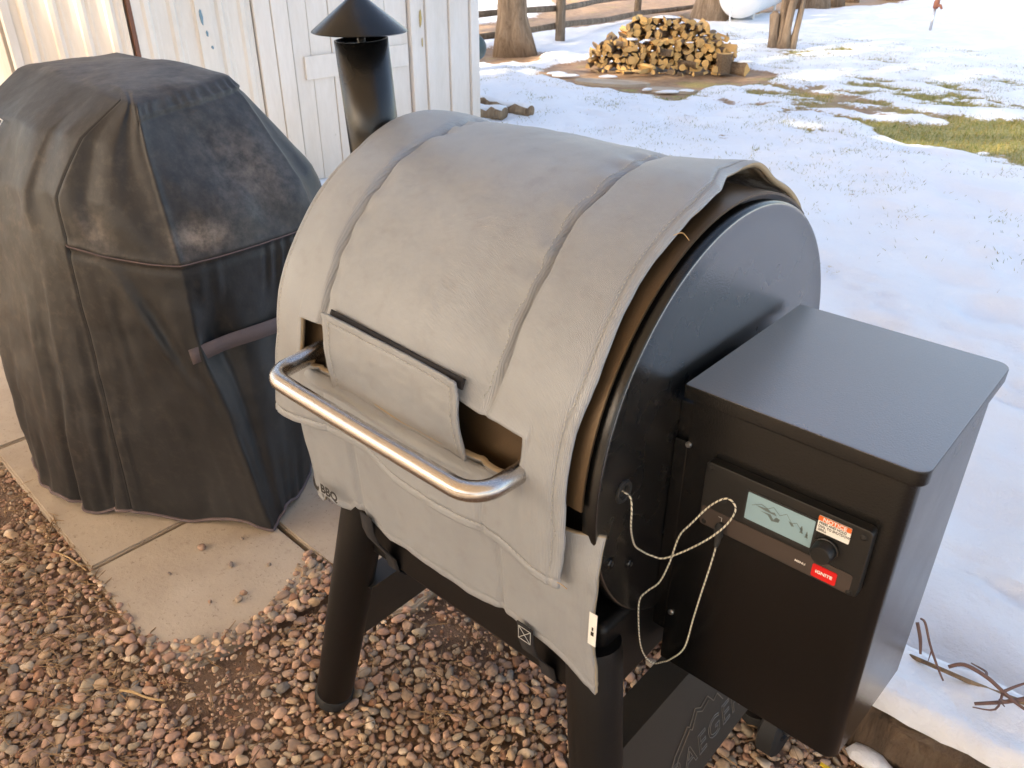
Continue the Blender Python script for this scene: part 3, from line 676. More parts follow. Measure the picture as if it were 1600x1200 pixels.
kn = mk('dial', *lathe([(.0135, 0), (.0135, -.003), (.0122, -.0035), (.0115, -.0145), (.0100, -.0165), (.0001, -.0168)], 32, 'y', (-.1865, .6998, .7565)), M['panel'], cpn); fixn(kn); shade(kn, 40)
prism('ignite_key', rrect(-.1955, -.1690, .7155, .7320, .0022), .6982, .6995, M['red'], cpn)
text('ignite_lettering', 'IGNITE', .0056, M['white'], cpn, (-.18225, .6979, .7238), (1, 0, 0), (0, 0, 1), .0001, .00015, 1.05)
text('menu_lettering', 'MENU', .0036, M['white'], cpn, (-.209, .6988, .7245), (1, 0, 0), (0, 0, 1), .0001, .0001, 1.2)
for x, z in ((-.3265, .7925), (-.3255, .7175), (-.1545, .7885), (-.1545, .7155)):
    s = disc('screw', (x, .7003, z), (0, -1, 0), .0036, .0014, M['blackmatte'], cpn, 16)
    bbox('screw_slot', (x - .0022, x + .0022, .6984, .6990, z - .0004, z + .0004), M['rubber'], s, 0); bbox('screw_slot', (x - .0004, x + .0004, .6983, .6990, z - .0022, z + .0022), M['rubber'], s, 0)
flat('probe_symbol', ribbon([(-.3085, .7335), (-.3045, .7335)], .0007) + [[(-.3045, .7280), (-.3038, .7280), (-.3038, .7335), (-.3045, .7335)]], .6990, M['thread'], cpn)
disc('probe_socket', (-.3065, .7003, .757), (0, -1, 0), .0045, .001, M['rubber'], cpn, 16)
disc('probe_socket', (-.3025, .7003, .7225), (0, -1, 0), .0055, .0016, M['rubber'], cpn, 16)
# chimney on the left end
ch = mk('chimney', *tube([(-1.035, .838, .86), (-1.040, .822, 1.172)], [.0405, .0405], 64, cap=False), M['black'], grill)
m_ = ch.modifiers.new('wall', 'SOLIDIFY'); m_.thickness = .003; shade(ch)
ax0, ax1 = Vector((-1.035, .838, .86)), Vector((-1.040, .822, 1.172))
sp = mk('chimney_spindle', *tube([(-1.039, .825, 1.12), (-1.0405, .821, 1.195)], .006, 12), M['black'], grill)
bbox('chimney_crossbar', (-1.0745, -1.0055, .817, .829, 1.162, 1.166), M['black'], grill, .001)
o = mk('chimney_cap', *lathe([(.0690, 1.1815), (.0715, 1.183), (.0700, 1.185), (.010, 1.231), (.004, 1.234), (.0001, 1.2345)], 72, 'z', (-1.0405, .821, 0)), M['black'], grill); shade(o, 40)
P = crom([(-.93, .838, .772), (-.99, .838, .775), (-1.028, .838, .80), (-1.035, .838, .862)], 6)
o = mk('chimney_elbow', *tube(P, .0385, 40), M['black'], grill); shade(o)
# lid handle
hy = .470; hz = .808
P = [(-.846, .558, .819), (-.8455, .535, .8165), (-.845, .518, .8145)]
for k in range(0, 7):
    a = k / 6 * PI / 2; P.append((-.845 + .034 * (1 - math.cos(a)), hy + .034 * (1 - math.sin(a)), .8135))
P += [(-.78, hy, .812), (-.65, hy, .809), (-.535, hy, .807)]
for k in range(0, 7):
    a = k / 6 * PI / 2; P.append((-.502 + .034 * math.sin(a), hy + .034 * (1 - math.cos(a)), .8065))
P += [(-.468, .515, .806), (-.467, .535, .806), (-.467, .558, .808)]
hd = mk('lid_handle', *tube(P, .0118, 28), M['steel'], grill); shade(hd, 50)

# ------------------------------------------------------------------ quilted blanket over the grill
blk = thing('insulation_blanket', (-.68, .6, .5), 'grey quilted insulation blanket draped over the lid of the black pellet grill', 'grill blanket')
rb = .2985; S0 = math.radians(90 - 4) * rb
def tab(x, pts): a = np.array(pts); return np.interp(x, a[:, 0], a[:, 1])
def wrinkle(x, s, seed, amp=1.0):
    P3 = np.stack([x * 6, s * 5], -1)
    return amp * (.0035 * fbm(P3, seed, 4) + .0016 * fbm(np.stack([x * 22, s * 9], -1), seed + 5, 3))
def dent(d, w_): return np.exp(-(d / w_) ** 2)
xl_tab = [(-.35, -.965), (-.05, -.972), (0, -.972), (.05, -.960), (.118, -.945), (.2, -.941), (.29, -.938), (.36, -.941), (.42, -.937), (.47, -.948), (.515, -.958), (.56, -.966)]
xr_tab = [(-.35, -.405), (-.20, -.410), (-.12, -.425), (-.05, -.434), (-.01, -.430), (.03, -.414), (.08, -.408), (.2, -.412), (.31, -.405), (.37, -.411), (.45, -.411), (.50, -.408), (.56, -.413)]
hem_tab = [(-.97, .556), (-.93, .550), (-.874, .543), (-.796, .535), (-.75, .535), (-.715, .548), (-.693, .555), (-.607, .552), (-.535, .551), (-.498, .552), (-.45, .568), (-.415, .574), (-.40, .574)]
slt = [(-.97, .383), (-.868, .3795), (-.81, .3765), (-.72, .374), (-.66, .3755), (-.57, .386), (-.535, .392), (-.50, .391), (-.466, .3925), (-.4, .393)]
slb = [(-.97, .44), (-.868, .441), (-.79, .434), (-.748, .436), (-.65, .446), (-.55, .4465), (-.50, .4475), (-.466, .440), (-.4, .44)]
S1 = [(-.36, -.888), (-.07, -.882), (.04, -.852), (.10, -.850), (.18, -.840), (.26, -.836), (.35, -.829), (.6, -.829)]
S2 = [(-.36, -.535), (0, -.535), (.10, -.527), (.15, -.530), (.22, -.519), (.28, -.521), (.33, -.519), (.385, -.526), (.6, -.526)]
na, nb, nc = 260, 26, 60
vrow = np.r_[np.linspace(0, 1, na, endpoint=False), 1 + np.linspace(0, 1, nb, endpoint=False), 2 + np.linspace(0, 1, nc)]
xc = np.sort(np.r_[np.linspace(-.985, -.868, 34), np.linspace(-.868, -.466, 112)[1:], np.linspace(-.466, -.40, 26)[1:]])
il, ir = int(np.argmin(abs(xc + .868))), int(np.argmin(abs(xc + .466)))
U, Vv = np.meshgrid(xc, vrow, indexing='ij')
s_back = -.325 + .02 * np.sin(U * 9)
st, sb, sh = tab(U, slt), tab(U, slb), tab(U, hem_tab)
Sg = np.where(Vv < 1, s_back + (st - s_back) * Vv, np.where(Vv < 2, st + (sb - st) * (Vv - 1), sb + (sh - sb) * (Vv - 2)))
xl, xr = tab(Sg, xl_tab), tab(Sg, xr_tab)
jit = .0022 * fbm(np.stack([Sg * 14, Sg * 0 + 2.2], -1), 8, 3)
# stretch only the side borders to the real edges, keep slit columns straight
Xg = np.where(U < -.868, -.868 + (U + .868) * (xl + jit + .868) / (-.985 + .868), np.where(U > -.466, -.466 + (U + .466) * (xr + jit + .466) / (-.40 + .466), U))
def drape(X, S, d):
    th = PI / 2 - S / rb; thc = np.maximum(th, math.radians(4)); ex = np.maximum(S - S0, 0)
    y = yc - (rb + d) * np.cos(thc); z = zc + (rb + d) * np.sin(thc) - ex
    y = y - .12 * ex * 0
    return np.stack([X, y, z], -1)
s1, s2 = tab(Sg, S1), tab(Sg, S2)
d1_, d2_ = Xg - s1, Xg - s2
fade = np.clip((.40 - Sg) / .06, .15, 1)
dd = -.0125 * (dent(d1_, .0038) + dent(d2_, .0038)) * fade - .0022 * (dent(d1_ - .014, .014) + dent(d2_ + .014, .014)) * fade
segu = np.where(Xg < s1, (Xg - xl) / (s1 - xl), np.where(Xg < s2, (Xg - s1) / (s2 - s1), (Xg - s2) / (xr - s2)))
dd = dd + .0075 * np.sqrt(np.clip(np.sin(PI * np.clip(segu, 0, 1)), 0, 1)) * np.clip(1 - abs(Sg) * .2, .7, 1)
dd = dd + wrinkle(Xg, Sg, 201, 1.25)
# vertical hanging folds and puckers below the seams
dd = dd + .004 * fade * dent(Sg - .27, .09) * np.sin((Xg + .53) * 34) * dent(Xg + .55, .11)
dd = dd + .0035 * dent(Sg - .33, .07) * np.sin((Xg + .84) * 46) * dent(Xg + .83, .08)
# slanted small puckers along the seams
dd = dd + .0030 * np.sin(Sg * 120 + 5 * fbm(np.stack([Sg * 7, Sg * 0], -1), 3, 2)) * (dent(d1_ - .01, .016) + dent(d2_ + .012, .018)) * np.clip(.7 - Sg, 0, 1)
edg = np.minimum(Xg - xl, xr - Xg)
dd = dd - .0042 * np.exp(-np.clip(edg, 0, 1) / .012) - .0022 * dent(edg - .012, .0022)
eh = sh - Sg; dd = dd - .0022 * dent(eh - .011, .0022)
# cloth gapes a little round the slit
dslit = np.where((Xg > -.875) & (Xg < -.46), np.minimum(abs(Sg - st), abs(Sg - sb)), 9.)
dd = dd + .004 * np.exp(-dslit / .012)
# lower edge flares off the grill at the right and left
dd = dd + .006 * np.clip((Sg - .44) / .1, 0, 1) * (.5 + np.sin(Xg * 21 + 1.0)) + .006 * np.clip((Sg - .46) / .1, 0, 1) * dent(Xg + .41, .05)
# the back right corner has lifted and curls away from the barrel
lift = dent(Sg + .10, .075) * np.clip((Xg - xr + .06) / .06, 0, 1) ** 1.5
dd = dd + .014 * lift + .005 * lift * np.sin(Sg * 60)
Pg = drape(Xg, Sg, dd)
Pg[..., 0] += .004 * lift
cut = np.ones((len(xc) - 1, len(vrow) - 1), bool); cut[il:ir, na:na + nb] = False
top = mk('top_drape', Pg, gridfaces(len(xc), len(vrow), cut)[:, ::-1], [M['quilt'], M['lining']], blk)
def thick(o, t, off=-1, rim=0, inner=1):
    md = o.modifiers.new('thickness', 'SOLIDIFY'); md.thickness = t; md.offset = off; md.material_offset = inner; md.material_offset_rim = rim; md.use_even_offset = False
thick(top, .007)
def stitches(name, paths, parent):
    parts = []
    for Pq in paths:
        Pq = np.asarray(Pq); Lq = np.r_[0, np.cumsum(np.linalg.norm(np.diff(Pq, axis=0), axis=1))]
        for a in np.arange(.003, Lq[-1] - .004, .0062):
            q = [[np.interp(a + t, Lq, Pq[:, c]) for c in range(3)] for t in (0, .0019, .0038)]
            parts.append(tube(q, .00042, 4))
    V, F = join(parts); return tag(mk(name, V, F, M['stitch'], parent), kind='stuff')
M['raw'] = mat('tan_frayed_edge', (.40, .32, .22), .9)
top.data.materials.append(M['raw']); top.modifiers[0].material_offset_rim = 2
M['stitch'] = mat('grey_stitch_thread', (.42, .41, .38), .8)
def outp(P_, h=.0012):
    P_ = np.array(P_); r = P_[:, 1:] - np.array([yc, zc]); r = np.where(P_[:, 2:3] < zc + .02, np.array([[-1., 0.]]), r / np.linalg.norm(r, axis=1)[:, None])
    P_[:, 1:] += r * h; return P_
rws = np.arange(60, len(vrow) - 8, 2)
pR = outp([Pg[int(np.argmin(abs((xr - Xg)[:, r] - .0125))), r] for r in rws]); pL_ = outp([Pg[int(np.argmin(abs((Xg - xl)[:, r] - .0125))), r] for r in rws])
cls = np.arange(6, len(xc) - 6, 2); pH = outp([Pg[c, int(np.argmin(abs(eh[c] - .011)))] for c in cls])
rs = np.arange(60, na - 4, 2); pS1 = outp([Pg[int(np.argmin(abs(d1_[:, r] - .009))), r] for r in rs]); pS2 = outp([Pg[int(np.argmin(abs(d2_[:, r] + .009))), r] for r in rs])
stitches('stitching', [pR, pL_, pH, pS2], blk)
# flap closing the middle of the handle slit, its top edge standing off
xf = np.linspace(0, 1, 70); tf = np.linspace(0, 1, 34); Uf, Tf = np.meshgrid(xf, tf, indexing='ij')
xL = -.806 + .022 * Tf; xR = -.563 + .020 * Tf
Xf = xL + (xR - xL) * Uf + .0015 * np.sin(Tf * 9)
sT = .3555 + .010 * Uf; sB = .447 + .004 * Uf; Sf = sT + (sB - sT) * Tf
df = .0205 - .008 * Tf + .0025 * np.sin(Uf * 7 + 1) * (1 - Tf) + .0018 * fbm(np.stack([Uf * 5, Tf * 4], -1), 66, 3) - .0012 * (dent(Tf - .08, .02) + dent(Uf - .03, .01) + dent(Uf - .97, .01))
df = df + .003 * np.exp(-np.minimum(Uf, 1 - Uf) / .03)
fl = mk('handle_flap', drape(Xf, Sf, df), gridfaces(70, 34)[:, ::-1], [M['quilt'], M['quilt']], blk); thick(fl, .004)
stitches('stitching', [outp([drape(Xf[i, 3], Sf[i, 3], df[i, 3]) for i in range(2, 68)]), outp([drape(Xf[66, j], Sf[66, j], df[66, j]) for j in range(2, 32)]), outp([drape(Xf[3, j], Sf[3, j], df[3, j]) for j in range(2, 32)])], blk)
Tv = np.linspace(0, 1, 8); Uf2, Tv2 = np.meshgrid(xf, Tv, indexing='ij')
vl = mk('hook_strip', drape(-.803 + .243 * Uf2, .3505 + .0105 * Uf2 + .012 * Tv2, 0.0140 + .001 * Tv2 + .0006 * np.sin(Uf2 * 11)), gridfaces(70, 8)[:, ::-1], [M['velcro']], blk); thick(vl, .003, inner=0)
# rolled pleat under the flap
xp = np.linspace(-.86, -.50, 80); tp = np.linspace(0, 1, 14); Up, Tp = np.meshgrid(xp, tp, indexing='ij')
sp0 = tab(Up, slb) + .004 + .028 * Tp
dp_ = .010 + .0085 * np.sin(Tp * PI) ** .7 + .002 * fbm(np.stack([Up * 14, Tp * 2], -1), 77, 3) - .012 * np.exp(-np.minimum(Up + .86, -.50 - Up) / .018)
pl = mk('padded_fold', drape(Up, sp0, dp_), gridfaces(80, 14)[:, ::-1], [M['quilt'], M['quilt']], blk); thick(pl, .004)
# lower apron hanging in front of the body
hemA = [(-.935, .521), (-.917, .517), (-.905, .534), (-.87, .533), (-.85, .530), (-.833, .548), (-.804, .542), (-.755, .524), (-.72, .528), (-.668, .527), (-.592, .522), (-.54, .530), (-.504, .536), (-.46, .533), (-.426, .528), (-.39, .520), (-.365, .510)]
xa = np.linspace(0, 1, 170); ta = np.linspace(0, 1, 90); Ua, Ta = np.meshgrid(xa, ta, indexing='ij')
X0 = -.934 + .570 * Ua
zt = .742 - .03 * (1 - Ua); zh = tab(X0, hemA); Za = zt + (zh - zt) * Ta
xr_a = tab(Za, [(.505, -.366), (.558, -.373), (.594, -.382), (.669, -.375), (.724, -.3765), (.742, -.376)]); xl_a = tab(Za, [(.5, -.930), (.59, -.931), (.66, -.934), (.75, -.936)])
Xa = xl_a + (xr_a - xl_a) * Ua
Ya = .561 + .010 * Ta - .004 * np.sqrt(np.clip(np.sin(PI * np.clip((Xa + .93) / .12, 0, 1)), 0, 1)) - .005 * np.sqrt(np.clip(np.sin(PI * np.clip((Xa + .53) / .155, 0, 1)), 0, 1)) \
     + .005 * dent(Xa + .815, .006) + .004 * dent(Xa + .53, .006) - wrinkle(Xa, Za, 301, 1.4) + .007 * dent(Xa + .845, .014) * np.clip((.62 - Za) / .1, 0, 1) \
     + .0012 * dent((Za - zh) - .011, .0022) + .0012 * dent((xr_a - Xa) - .011, .0022) - .010 * dent(Xa + .37, .04) * np.clip((.58 - Za) / .08, 0, 1) + .012 * np.clip((Za - .69) / .05, 0, 1) * dent(Xa + .37, .03)
ap = mk('lower_apron', np.stack([Xa, Ya, Za], -1), gridfaces(170, 90), [M['quilt'], M['lining'], M['raw']], blk); thick(ap, .006, rim=2)
fixn(ap)
c0 = ap.data.polygons[0]
if c0.normal.y > 0:
    bm = bmesh.new(); bm.from_mesh(ap.data); bmesh.ops.reverse_faces(bm, faces=bm.faces); bm.to_mesh(ap.data); bm.free()
# webbing straps wrapped under the body
def strap(x0, x1, z0, z1, yy, label=None):
    V = []; 
    path = [(yy - .0015, z0), (yy - .0015, z0 - .028), (yy + .004, z0 - .05), (.596, z1 + .025), (.599, z1), (.61, z1 - .012), (.68, z1 - .012)]
    nP = len(path)
    for y, z in path: V += [(x0 + (z0 - z) * .10, y, z), (x1 + (z0 - z) * .10, y, z)]
    F = [(2 * i, 2 * i + 1, 2 * i + 3, 2 * i + 2) for i in range(nP - 1)]
    o = mk('strap', V, F, M['velcro'], blk); thick(o, .002, 0, inner=0); return o
s_ = strap(-.492, -.466, .549, .430, .562)
def stitch(parent, x0, x1, z0, z1, y):
    cs = [((x0, z0), (x1, z0)), ((x0, z1), (x1, z1)), ((x0, z0), (x0, z1)), ((x1, z0), (x1, z1)), ((x0, z0), (x1, z1)), ((x1, z0), (x0, z1))]
    return tag(mk('stitching', *join([tube([(a[0], y, a[1]), (b[0], y, b[1])], .00045, 5) for a, b in cs]), M['thread'], parent), kind='stuff')
stitch(s_, -.488, -.468, .545, .524, .5585)
strap(-.812, -.786, .552, .430, .566)
# white side tag
o = bbox('side_tag', (-.3815, -.3705, .5595, .5605, .590, .640), M['white'], blk, .0003)
mk('tag_mark', *join([box(-.3775, -.3735, .5588, .5592, .606, .612), box(-.3765, -.3745, .5588, .5592, .614, .619)]), M['ink'], blk, smooth=False)
# printed emblem
lg = Vector((-.906, .5528, .5655))
text('printed_lettering', 'BBQ', .0215, M['ink'], blk, (-.8905, .5515, .5640), (1, .0, -.02), (0, 0, 1), .0002, .0006, 1.0, 'LEFT')
flat('printed_small_line', [[(x, z0), (x + w_, z0), (x + w_, z1), (x, z1)] for x, w_, z0, z1 in ((-.889, .0013, .548, .5545), (-.886, .0022, .5478, .5543), (-.8815, .0013, .5476, .5541), (-.8785, .0024, .5474, .5539), (-.8735, .0013, .5472, .5537), (-.8705, .0022, .547, .5535), (-.866, .0030, .5468, .5482))], .5514, M['ink'], blk)
fla = [(-.9085, .569), (-.906, .580), (-.9035, .574), (-.9025, .567), (-.9005, .563), (-.897, .5625), (-.8945, .567), (-.895, .559), (-.899, .553), (-.9045, .5555), (-.908, .561)]
flat('printed_flame', [fla], .5516, M['ink'], blk)
# loose threads
for a, b_, c_ in (((-.405, .70, 1.045), (-.398, .705, 1.048), (-.392, .71, 1.040)), ((-.413, .538, .68), (-.405, .535, .684), (-.398, .537, .68)), ((-.70, .535, .785), (-.694, .53, .788), (-.688, .534, .792))):
    mk('loose_thread', *tube(crom([a, b_, c_], 5), .0005, 4), M['straw'], blk)

# ------------------------------------------------------------------ probe cable
m = mat('braided_cable', (.6, .58, .5), .5); n = N(m); oo = n.attr('braid')
n.color(n.ramp(oo, [(.0, (.66, .62, .50)), (.66, (.66, .62, .50)), (.68, (.05, .045, .04)), (1, (.05, .045, .04))], 'CONSTANT'))
M['braid'] = m
CB = [(-.386, .613, .779), (-.374, .612, .777), (-.368, .608, .765), (-.369, .612, .735), (-.372, .628, .700), (-.371, .645, .680), (-.364, .655, .671), (-.35, .665, .669), (-.315, .67, .706), (-.290, .674, .742), (-.282, .68, .768), (-.294, .682, .776), (-.311, .68, .759), (-.329, .676, .726), (-.340, .672, .703), (-.347, .67, .66),
      (-.356, .668, .625), (-.368, .664, .606), (-.376, .660, .588), (-.3755, .662, .55), (-.372, .668, .505), (-.368, .68, .474), (-.363, .695, .455), (-.350, .692, .470), (-.338, .688, .487), (-.318, .682, .528), (-.311, .68, .585), (-.306, .68, .63), (-.302, .683, .670), (-.301, .69, .703)]
PC = crom(CB, 16); L = np.r_[0, np.cumsum(np.linalg.norm(np.diff(PC, axis=0), axis=1))]
Lr = np.arange(0, L[-1], .0006); PC = np.stack([np.interp(Lr, L, PC[:, k]) for k in range(3)], 1)
seg = 12; Vc, Fc = tube(PC, .00105, seg, True)
cab = mk('probe_cable', Vc, Fc, M['braid'], loc=(-.386, .613, .779))
br = np.array([[((i * .0006) / .0062 + k / seg) % 1.0 for k in range(seg)] for i in range(len(PC))]).ravel()
at = cab.data.attributes.new('braid', 'FLOAT', 'POINT'); at.data.foreach_set('value', br.astype(np.float32))
tag(cab, 'thin braided probe cable looping from the barrel side to the control panel', 'cable')
o = mk('cable_plug', *tube([(-.301, .688, .700), (-.3013, .690, .7045), (-.302, .6925, .711), (-.3022, .693, .712), (-.3025, .6915, .726), (-.3025, .694, .728)], [.0026, .0034, .0036, .0052, .0052, .004], 16), M['rubber'], cab); shade(o, 40)

# ------------------------------------------------------------------ covered gas grill
cv = thing('covered_gas_grill', (-1.9, .8, .012), 'gas grill hidden under a dusty black vinyl cover, standing on the paving slabs', 'covered grill')
# ring control points: Q front-left, F front, R, A seam, M, P front-right corner, B1, B2, back ...
hem = [(-2.21, .50, .02), (-2.05, .470, .018), (-1.90, .492, .018), (-1.785, .560, .02), (-1.61, .685, .018), (-1.492, .765, .018), (-1.525, .85, .018), (-1.61, .98, .02), (-1.75, 1.17, .02), (-2.05, 1.22, .02), (-2.32, 1.15, .02), (-2.32, .8, .02)]
low = [(-2.205, .505, .30), (-2.04, .490, .30), (-1.89, .512, .30), (-1.785, .568, .30), (-1.635, .672, .30), (-1.532, .742, .30), (-1.535, .86, .30), (-1.575, 1.00, .30), (-1.70, 1.16, .30), (-2.05, 1.20, .30), (-2.30, 1.14, .30), (-2.31, .8, .30)]
mid = [(-2.205, .52, .52), (-2.02, .505, .52), (-1.88, .528, .52), (-1.78, .572, .52), (-1.66, .655, .52), (-1.565, .718, .52), (-1.565, .88, .52), (-1.565, 1.02, .52), (-1.66, 1.15, .52), (-2.05, 1.19, .52), (-2.29, 1.13, .52), (-2.30, .8, .52)]
wst = [(-2.21, .53, .735), (-2.02, .535, .745), (-1.87, .550, .745), (-1.775, .580, .735), (-1.672, .645, .712), (-1.580, .722, .700), (-1.566, .90, .702), (-1.570, 1.06, .708), (-1.66, 1.16, .72), (-2.05, 1.19, .73), (-2.29, 1.13, .73), (-2.30, .8, .73)]
shd = [(-2.23, .545, .815), (-2.03, .555, .825), (-1.88, .565, .835), (-1.785, .592, .835), (-1.690, .655, .822), (-1.612, .728, .800), (-1.60, .90, .80), (-1.605, 1.065, .80), (-1.69, 1.15, .81), (-2.05, 1.18, .82), (-2.29, 1.12, .82), (-2.31, .8, .82)]
upr = [(-2.28, .64, .935), (-2.05, .63, .945), (-1.88, .638, .945), (-1.768, .662, .942), (-1.712, .702, .932), (-1.665, .742, .915), (-1.690, .90, .925), (-1.715, 1.045, .935), (-1.80, 1.10, .93), (-2.08, 1.12, .93), (-2.33, 1.09, .93), (-2.33, .8, .93)]
tp_ = [(-2.33, .765, 1.010), (-2.10, .755, 1.012), (-1.88, .75, 1.012), (-1.745, .748, 1.008), (-1.722, .753, 1.005), (-1.705, .760, 1.002), (-1.745, .90, 1.012), (-1.785, 1.025, 1.018), (-1.86, 1.045, 1.018), (-2.1, 1.045, 1.018), (-2.37, 1.04, 1.015), (-2.37, .88, 1.012)]
ti = [(-2.28, .80, 1.020), (-2.10, .79, 1.022), (-1.95, .79, 1.022), (-1.83, .785, 1.020), (-1.80, .79, 1.019), (-1.775, .80, 1.018), (-1.80, .90, 1.022), (-1.82, .99, 1.026), (-1.88, 1.00, 1.028), (-2.1, 1.0, 1.028), (-2.3, 1.0, 1.026), (-2.32, .9, 1.022)]
cn = [(-2.05, .9, 1.030)] * 12
def ringpts(r, lin):
    R1 = crom(r, 34, True); R2 = np.array([np.array(r[i]) + (np.array(r[(i + 1) % 12]) - np.array(r[i])) * j / 34 for i in range(12) for j in range(34)])
    return R1 * (1 - lin) + R2 * lin
rings = np.array([ringpts(r, l) for r, l in zip((hem, low, mid, wst, shd, upr, tp_, ti, cn), (0, .1, .3, .6, .75, .85, .85, .7, 0))])
def soft(A, k):
    return (np.roll(A, k, 0) + np.roll(A, -k, 0) + 2 * A) / 4
nr = [26, 22, 24, 14, 18, 14, 8, 12]
rows = []; lev = []
for i in range(len(rings) - 1):
    p0, p1, p2, p3 = rings[max(i - 1, 0)], rings[i], rings[i + 1], rings[min(i + 2, len(rings) - 1)]
    for j in range(nr[i]):
        t = j / nr[i]
        a = .5 * ((2 * p1) + (-p0 + p2) * t + (2 * p0 - 5 * p1 + 4 * p2 - p3) * t * t + (-p0 + 3 * p1 - 3 * p2 + p3) * t ** 3)
        b_ = p1 + (p2 - p1) * t; q_ = .5 if i < 3 else .34; rows.append(a * q_ + b_ * (1 - q_)); lev.append(i + t)
rows.append(rings[-1]); lev.append(8.)
G = np.array(rows); lev = np.array(lev)[:, None]; nR, nK = G.shape[:2]
kp = np.arange(nK)[None] / 34.0     # ring parameter: 3 = seam, 5 = front right corner
ctr = np.array([-1.95, .86]); D = G[..., :2] - ctr; D /= np.linalg.norm(D, axis=-1, keepdims=True) + 1e-6
zz = G[..., 2]
body_ = np.clip(1 - (lev - 3) * 2, 0, 1)
fold = np.zeros((nR, nK))
hang = np.clip((3.0 - lev) / 3.0, 0, 1)
ph = fbm(np.stack([kp * 1.3 + 0 * lev, lev * .5 + 0 * kp], -1), 400, 3)
fold += .008 * hang * np.sin(kp * 6.2 + 5.5 * ph + lev * .35) * np.where(kp < 3.2, 1.0, .35)
fold += .0035 * hang * np.sin(kp * 13 + 9 * ph) * np.clip(.5 + 1.5 * fbm(np.stack([kp * .9 + lev * 0, lev * .4 + kp * 0], -1), 405, 2), 0, 1)
# gathers just under the waist seam on the right side
fold += .0040 * np.clip(.5 + 2 * fbm(np.stack([kp * 2.2 + lev * 0, lev * 0 + 1.5 + kp * 0], -1), 406, 2), 0, 1.2) * np.sin(kp * 27 + 7 * ph) * dent(lev - 2.72, .30) * np.clip((kp - 5.0) * 2, 0, 1) * np.clip((8.2 - kp), 0, 1) * (lev < 3.0)
# cinched corner at the strap, crease above and below it
fold += -.030 * dent(kp - 5.30, .22) * dent(lev - 1.95, .40) + .016 * dent(kp - 5.02, .10) * hang + -.018 * dent(kp - 5.42, .16) * dent(lev - 1.0, .9)
fold += .010 * dent(kp - 5.9, .22) * dent(lev - 1.4, .9)
# broad sag on the chamfered face
fold += .012 * dent(kp - 4.1 - (2.2 - lev) * .55, .16) * dent(lev - 2.2, .7) - .008 * dent(kp - 4.35 - (2.2 - lev) * .5, .18) * dent(lev - 2.0, .7)
# seam piping at waist (right of the seam) and upright corner seam, hood hem
fold += .0045 * dent(lev - 3.02, .045) * (kp > 2.95) * (kp < 8.5) - .004 * dent(lev - 2.93, .05) * (kp > 2.95) * (kp < 8.5)
fold += -.0045 * dent(kp - 3.0, .028) * (lev < 6.2)
fold += .004 * dent(lev - 5.72, .05) * (kp > 4.9) * (kp < 8) - .004 * dent(lev - 5.62, .06) * (kp > 4.9) * (kp < 8)
fold += .0022 * np.sin(kp * 36 + 9 * ph) * dent(lev - 5.82, .14) * (kp > 4.9) * (kp < 8)
fold += .0045 * dent(kp - 5.0, .05) * (lev > 3) * (lev < 6)
fold += .010 * fbm(G * np.array([5, 5, 3.5]), 410, 4) * np.clip(1.4 - lev * .2, .45, 1) + .0022 * fbm(G * 19, 420, 3) - .003 * np.abs(fbm(G * np.array([9, 9, 6]), 425, 4))
# broad soft hollows in the slanting hood side
fold += .0055 * (lev > 3) * np.clip((7 - lev) / 2, 0, 1) * np.clip((lev - 3) / .6, 0, 1) * np.sin(kp * 5.1 + lev * 1.3 + 2 * ph)
top_m = np.clip((lev - 6) / .8, 0, 1)
G[..., :2] += D * (fold * (1 - top_m))[..., None]; G[..., 2] += (fold + .010 * fbm(G[..., :2] * 4.5, 430, 3)) * top_m
hemw = np.clip(.35 - lev, 0, .35) / .35
G[..., 2] += hemw * (.010 + .010 * np.sin(kp * 4.4 + 1.2))
G[..., 2] = np.maximum(G[..., 2], .014)
ii, jj = np.meshgrid(np.arange(nR - 1), np.arange(nK), indexing='ij'); ii, jj = ii.ravel(), jj.ravel(); jn = (jj + 1) % nK
Fg = np.stack([ii * nK + jj, ii * nK + jn, (ii + 1) * nK + jn, (ii + 1) * nK + jj], 1)
co = mk('cover', G.reshape(-1, 3), Fg, M['vinyl'], cv)
dirt = np.clip(1.05 - abs(kp - 1.6) * .42, 0, 1) * np.clip(1.15 - np.abs(lev - 2.8) * .30, 0, 1) * np.clip(.55 + 1.1 * fbm(G * 4, 440, 4), 0, 1)
dirt = np.maximum(dirt, .55 * dent(lev - 3.0, .10) * (kp > 3) * (kp < 5.4)) + .25 * dent(kp - 4.2, .5) * dent(lev - 4.4, .8)
dustv = 1.1 * dent(kp - 5.35, .30) * dent(lev - 3.45, .28) + .45 * dent(kp - 3.6, .28) * dent(lev - 3.4, .4) + .35 * dent(kp - 6.4, .5) * dent(lev - 4.3, .6) + .25 * (lev > 6.1) * np.clip((lev - 6.0) * 2, 0, 1) + .16 * dent(kp - 6, 1.1) * (lev > 3) * (lev < 6.3)
for nm, a in (('dirt', dirt), ('dust', dustv)):
    at = co.data.attributes.new(nm, 'FLOAT', 'POINT'); at.data.foreach_set('value', (a + 0 * kp).ravel().astype(np.float32))
